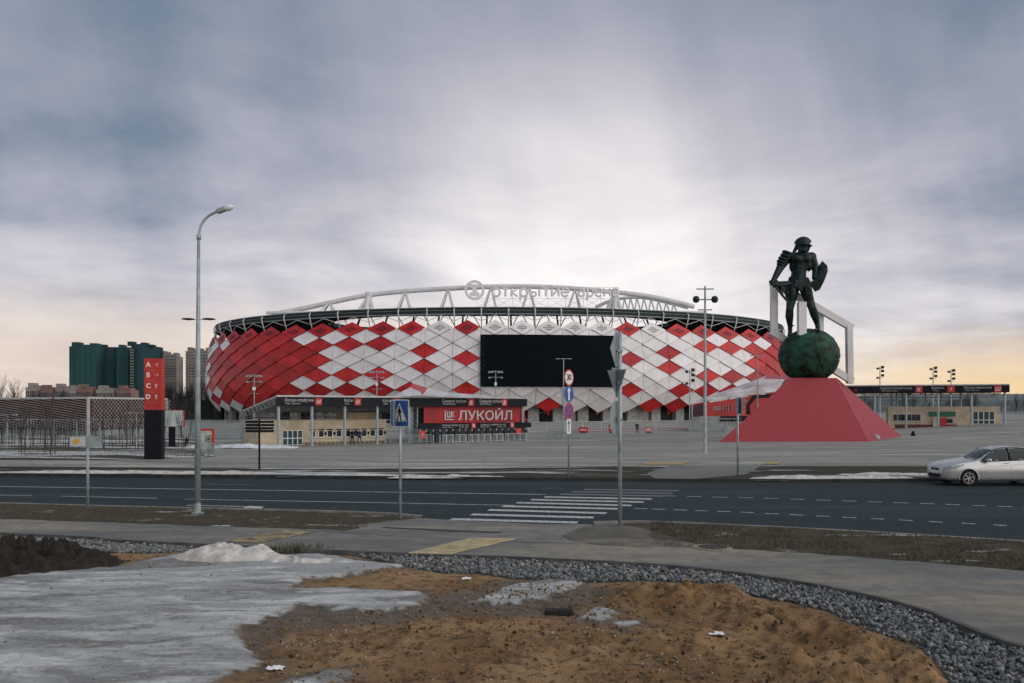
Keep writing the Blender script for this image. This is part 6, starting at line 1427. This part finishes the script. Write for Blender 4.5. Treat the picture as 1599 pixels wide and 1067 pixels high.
seam = mat('net_seam', (.02, .07, .065), .9)
def netted(px0, px1, yt, d, dep, m, lab, rd, crown):
    o = tower('tower_block', px0, px1, yt, d, dep, m, lab, 0, 0, None, rd, crown=crown); x0, x1 = (px0 - CX) * d / F, (px1 - CX) * d / F; zt1 = P(0, yt, d).z
    if not rd:
        for k in range(1, 5): mb = MB(); x = x0 + (x1 - x0) * k / 5; mb.box((x, d - .1, zt1 / 2), (.5, .5, zt1)); mb.build('net_seam', seam, o)
    return o
netted(108, 150, 541, 930, 22, net, 'leftmost green-netted tower block under construction', False, 3)
netted(146, 184, 545, 950, 14, net2, 'dark green-netted round tower between two netted towers', True, 2)
netted(182, 200, 545, 940, 20, net, 'narrow green-netted tower beside the dark round one', False, 2)
o = netted(196, 237, 540, 920, 20, net2, 'rightmost green-netted tower block beside the red totem', True, 4)
mb = MB()
for f in range(22): z = 3 + 3.0 * f; x = (204 - CX) * 915 / F; mb.box((x, 918, z), (3.0, 3, 1.6))
mb.build('open_floor_slabs', mat('slab_grey', (.20, .20, .19), .9), o)
gt = mat('tower_grey', (.235, .215, .20), .9, 0, .16, .08); wd = mat('tower_window', (.07, .075, .08), .4, 0, .2, .2); bnd = mat('tower_band', (.30, .275, .25), .9)
tower('tower_block', 233, 256, 553, 960, 20, gt, 'grey tower block partly behind the red totem', 5, 20, wd, frame=None, crown=3)
tower('tower_block', 254, 275, 556, 940, 20, gt, 'grey tower block right of the red totem', 5, 20, wd, frame=bnd, crown=3)
tower('tower_block', 290, 326, 549, 900, 24, gt, 'grey tower block with stepped top behind the street lamp', 8, 20, wd, frame=bnd, crown=5)
brick = mat('pale_brick', (.24, .14, .125), .9, 0, .12, .1); crm = mat('cream_wall', (.29, .26, .235), .9, 0, .12, .1)
for px0, px1, yt, m, lab in ((40, 62, 605, crm, 'leftmost cream apartment block behind the lattice building'), (62, 84, 608, brick, 'long low brick apartment block beside the cream one'), (84, 106, 606, crm, 'cream apartment block left of the netted towers'), (106, 120, 609, crm, 'cream apartment block below the leftmost netted tower'), (119, 142, 607, brick, 'brick apartment block below the dark round tower'), (150, 176, 609, crm, 'cream apartment block below the middle netted towers'), (182, 204, 609, brick, 'brick apartment block just left of the red totem')):
    tower('apartment_block', px0, px1, yt, 640, 14, m, lab, 7, 5, wd, crown=2)
# hills behind
def ridge(name, x0, x1, y, base, amp, m, n=120, seed=0):
    V = []; 
    for i in range(n + 1):
        x = x0 + (x1 - x0) * i / n; z = base + amp * (mnoise.fractal(Vector((x * .0016, seed, 0)), 1, 2, 4)) + 2.2 * mnoise.noise(Vector((x * .05, seed, 3))); e = min(1, min(i, n - i) / 12)
        V += [(x, y, -8), (x, y + 30, max(2, z * e)), (x, y + 400, max(2, z * e * 1.02)), (x, y + 800, -8)]
    mb = MB(); mb.add(V, [(4 * i + j, 4 * i + 4 + j, 4 * i + 5 + j, 4 * i + 1 + j) for i in range(n) for j in range(3)]); return kind(mb.build(name, m, sm=False), 'structure')
hm1 = mat('hill_wood', (.072, .092, .098), .95, 0, .3, .06, stretch=(1, 1, 2)); hm2 = mat('hill_far_hazed', (.15, .175, .19), .95, 0, .15, .02)  # fading by distance haze is put into these hill colours
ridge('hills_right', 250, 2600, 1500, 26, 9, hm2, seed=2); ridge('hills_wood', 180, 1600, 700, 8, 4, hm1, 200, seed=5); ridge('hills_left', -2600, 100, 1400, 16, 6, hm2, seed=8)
# bare trees
def bare_tree(h_, seed, spread=.5, depth=5, r0=.03, tw=3):
    r = random.Random(seed); trunk = MB(); crown = MB()
    def grow(p, d, l, rad, lev):
        q = p + d * l; mb_ = trunk if lev == 0 else crown; m_ = (p + q) / 2 + Vector((r.uniform(-1, 1), r.uniform(-1, 1), 0)) * l * .05
        mb_.tube([p, m_, q], [rad, rad * .85, rad * .65], 5 if lev < 2 else 3, cap=False)
        if lev >= depth: return
        for k in range(r.choice((2, 3, 3)) if lev else tw + 2):
            t = r.uniform(.45, 1.0) if lev else r.uniform(.4, 1.0); b = p + (q - p) * t; a = r.uniform(0, 6.28); e = Vector((math.cos(a), math.sin(a), 0)) * r.uniform(.5, 1) * spread
            grow(b, (d + e + Vector((0, 0, .15))).normalized(), l * r.uniform(.5, .75), rad * .55, lev + 1)
        if lev == 0: grow(q, (d + Vector((r.uniform(-.1, .1), r.uniform(-.1, .1), 0))).normalized(), l * .7, rad * .6, 1)
    grow(Vector((0, 0, 0)), Vector((r.uniform(-.03, .03), r.uniform(-.03, .03), 1)), h_ * .5, r0 * h_, 0); return trunk, crown
protos = []
for s in range(4):
    t, c = bare_tree(3.9, 40 + s, .42, 3, .011, 2); o = empty('sapling', (0, 0, 0)); t.build('trunk', MAT['bark'], o); c.build('crown', MAT['bark'], o)
    st_ = MB()
    for sx in (-.3, .3): st_.tube([(sx, 0, 0), (sx, 0, 1.4)], .03, 5)
    st_.tube([(-.3, 0, 1.3), (.3, 0, 1.3)], .02, 4); st_.build('stake', mat('stake', (.07, .06, .05), .9), o); protos.append(o)
spots = [(-12, 700), (4, 697), (18, 702), (30, 693), (41, 706), (52, 698), (63, 694), (72, 705), (83, 699), (92, 695), (103, 707), (112, 700), (124, 703), (150, 696), (162, 705), (176, 701), (187, 695), (197, 704), (208, 699), (217, 707), (256, 705), (283, 702), (298, 696), (34, 712), (78, 714)]
for i, (px, py) in enumerate(spots):
    g = GP(px, py); o = protos[i] if i < 4 else copy_tree(protos[i % 4]); o.location = (g.x, g.y, g.z + .03); o.rotation_euler = (0, 0, i * 1.7); s = .85 + .3 * ((i * 37) % 10) / 10; o.scale = (s, s, s)
    rk = sorted(range(len(spots)), key=lambda q: spots[q][0]).index(i) + 1; tag(o, 'thin bare staked sapling on the snowy lawn, ' + ordn(rk) + ' trunk from the left', 'sapling', 'bare saplings on the left lawn')
big_p = []
for s in range(3):
    t, c = bare_tree(13, 90 + s, .5, 5, .013, 3); o = empty('bare_tree', (0, 0, 0)); t.build('trunk', MAT['bark'], o); c.build('crown', MAT['bark'], o); big_p.append(o)
for i, (px, d, lab) in enumerate(((4, 300, 'large bare tree at the left edge behind the lattice building'), (-16, 290, 'bare tree cut by the left picture edge'), (22, 330, 'smaller bare tree third from the left edge'))):
    o = big_p[i]; o.location = ((px - CX) * d / F, d, -1.2); o.rotation_euler = (0, 0, i); tag(o, lab, 'tree')
def wood(name, n, f, hmin, hmax, m, dep=4):
    V = []; Fc = []; k = 0; vars_ = []
    for s in range(5):
        t, c = bare_tree(10, 200 + s, .45, dep, .014, 3); vars_.append((np.array(t.v + c.v), [q for q in t.f] + [tuple(a + len(t.v) for a in q) for q in c.f]))
    for i in range(n):
        x, y = f(); v, fs = vars_[i % 5]; s = random.uniform(hmin, hmax) / 10; a = random.uniform(0, 6.28); M = np.array(Matrix.Rotation(a, 3, 'Z')); V.append(v @ M.T * s + (x, y, -1.5)); Fc += [tuple(q + k for q in f_) for f_ in fs]; k += len(v)
    me = bpy.data.meshes.new(name); me.from_pydata(np.concatenate(V).tolist(), [], Fc); me.materials.append(m); return kind(link(name, me), 'stuff')
dk = mat('wood_dark', (.034, .036, .034), .95, 0, .2, .2)
def fw():
    d = random.uniform(300, 420); return (random.uniform(228, 352) - CX) * d / F, d
wood('far_wood_left', 70, fw, 9, 14, dk)
def fw3():
    d = random.uniform(330, 470); return (random.uniform(-60, 110) - CX) * d / F, d
wood('far_wood_behind_building', 26, fw3, 8, 12, dk)
def fw2():
    d = random.uniform(380, 560); return (random.uniform(1300, 1720) - CX) * d / F, d
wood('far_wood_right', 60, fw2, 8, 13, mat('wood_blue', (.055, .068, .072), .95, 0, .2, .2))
# hedge line that closes the view under the wood on the left
mb = MB(); hd_ = []
for i in range(60):
    x = -190 + i * 1.7; hd_.append((x, 300 + 6 * mnoise.noise(Vector((i * .3, 0, 0))), 6.0 + 2.2 * mnoise.noise(Vector((i * .35, 4, 0)))))
mb.add([(x, y, -1.6) for x, y, z in hd_] + hd_ + [(x, y + 12, z * .9) for x, y, z in hd_], [(i, i + 1, 61 + i, 60 + i) for i in range(59)] + [(60 + i, 61 + i, 121 + i, 120 + i) for i in range(59)])
kind(mb.build('thicket_left', mat('thicket', (.030, .034, .033), .95, 0, .3, .5, 1.0, 2, stretch=(1.5, 1.5, .6)), sm=False), 'stuff')
for o in scene.objects:
    if '_base' in o: del o['_base']
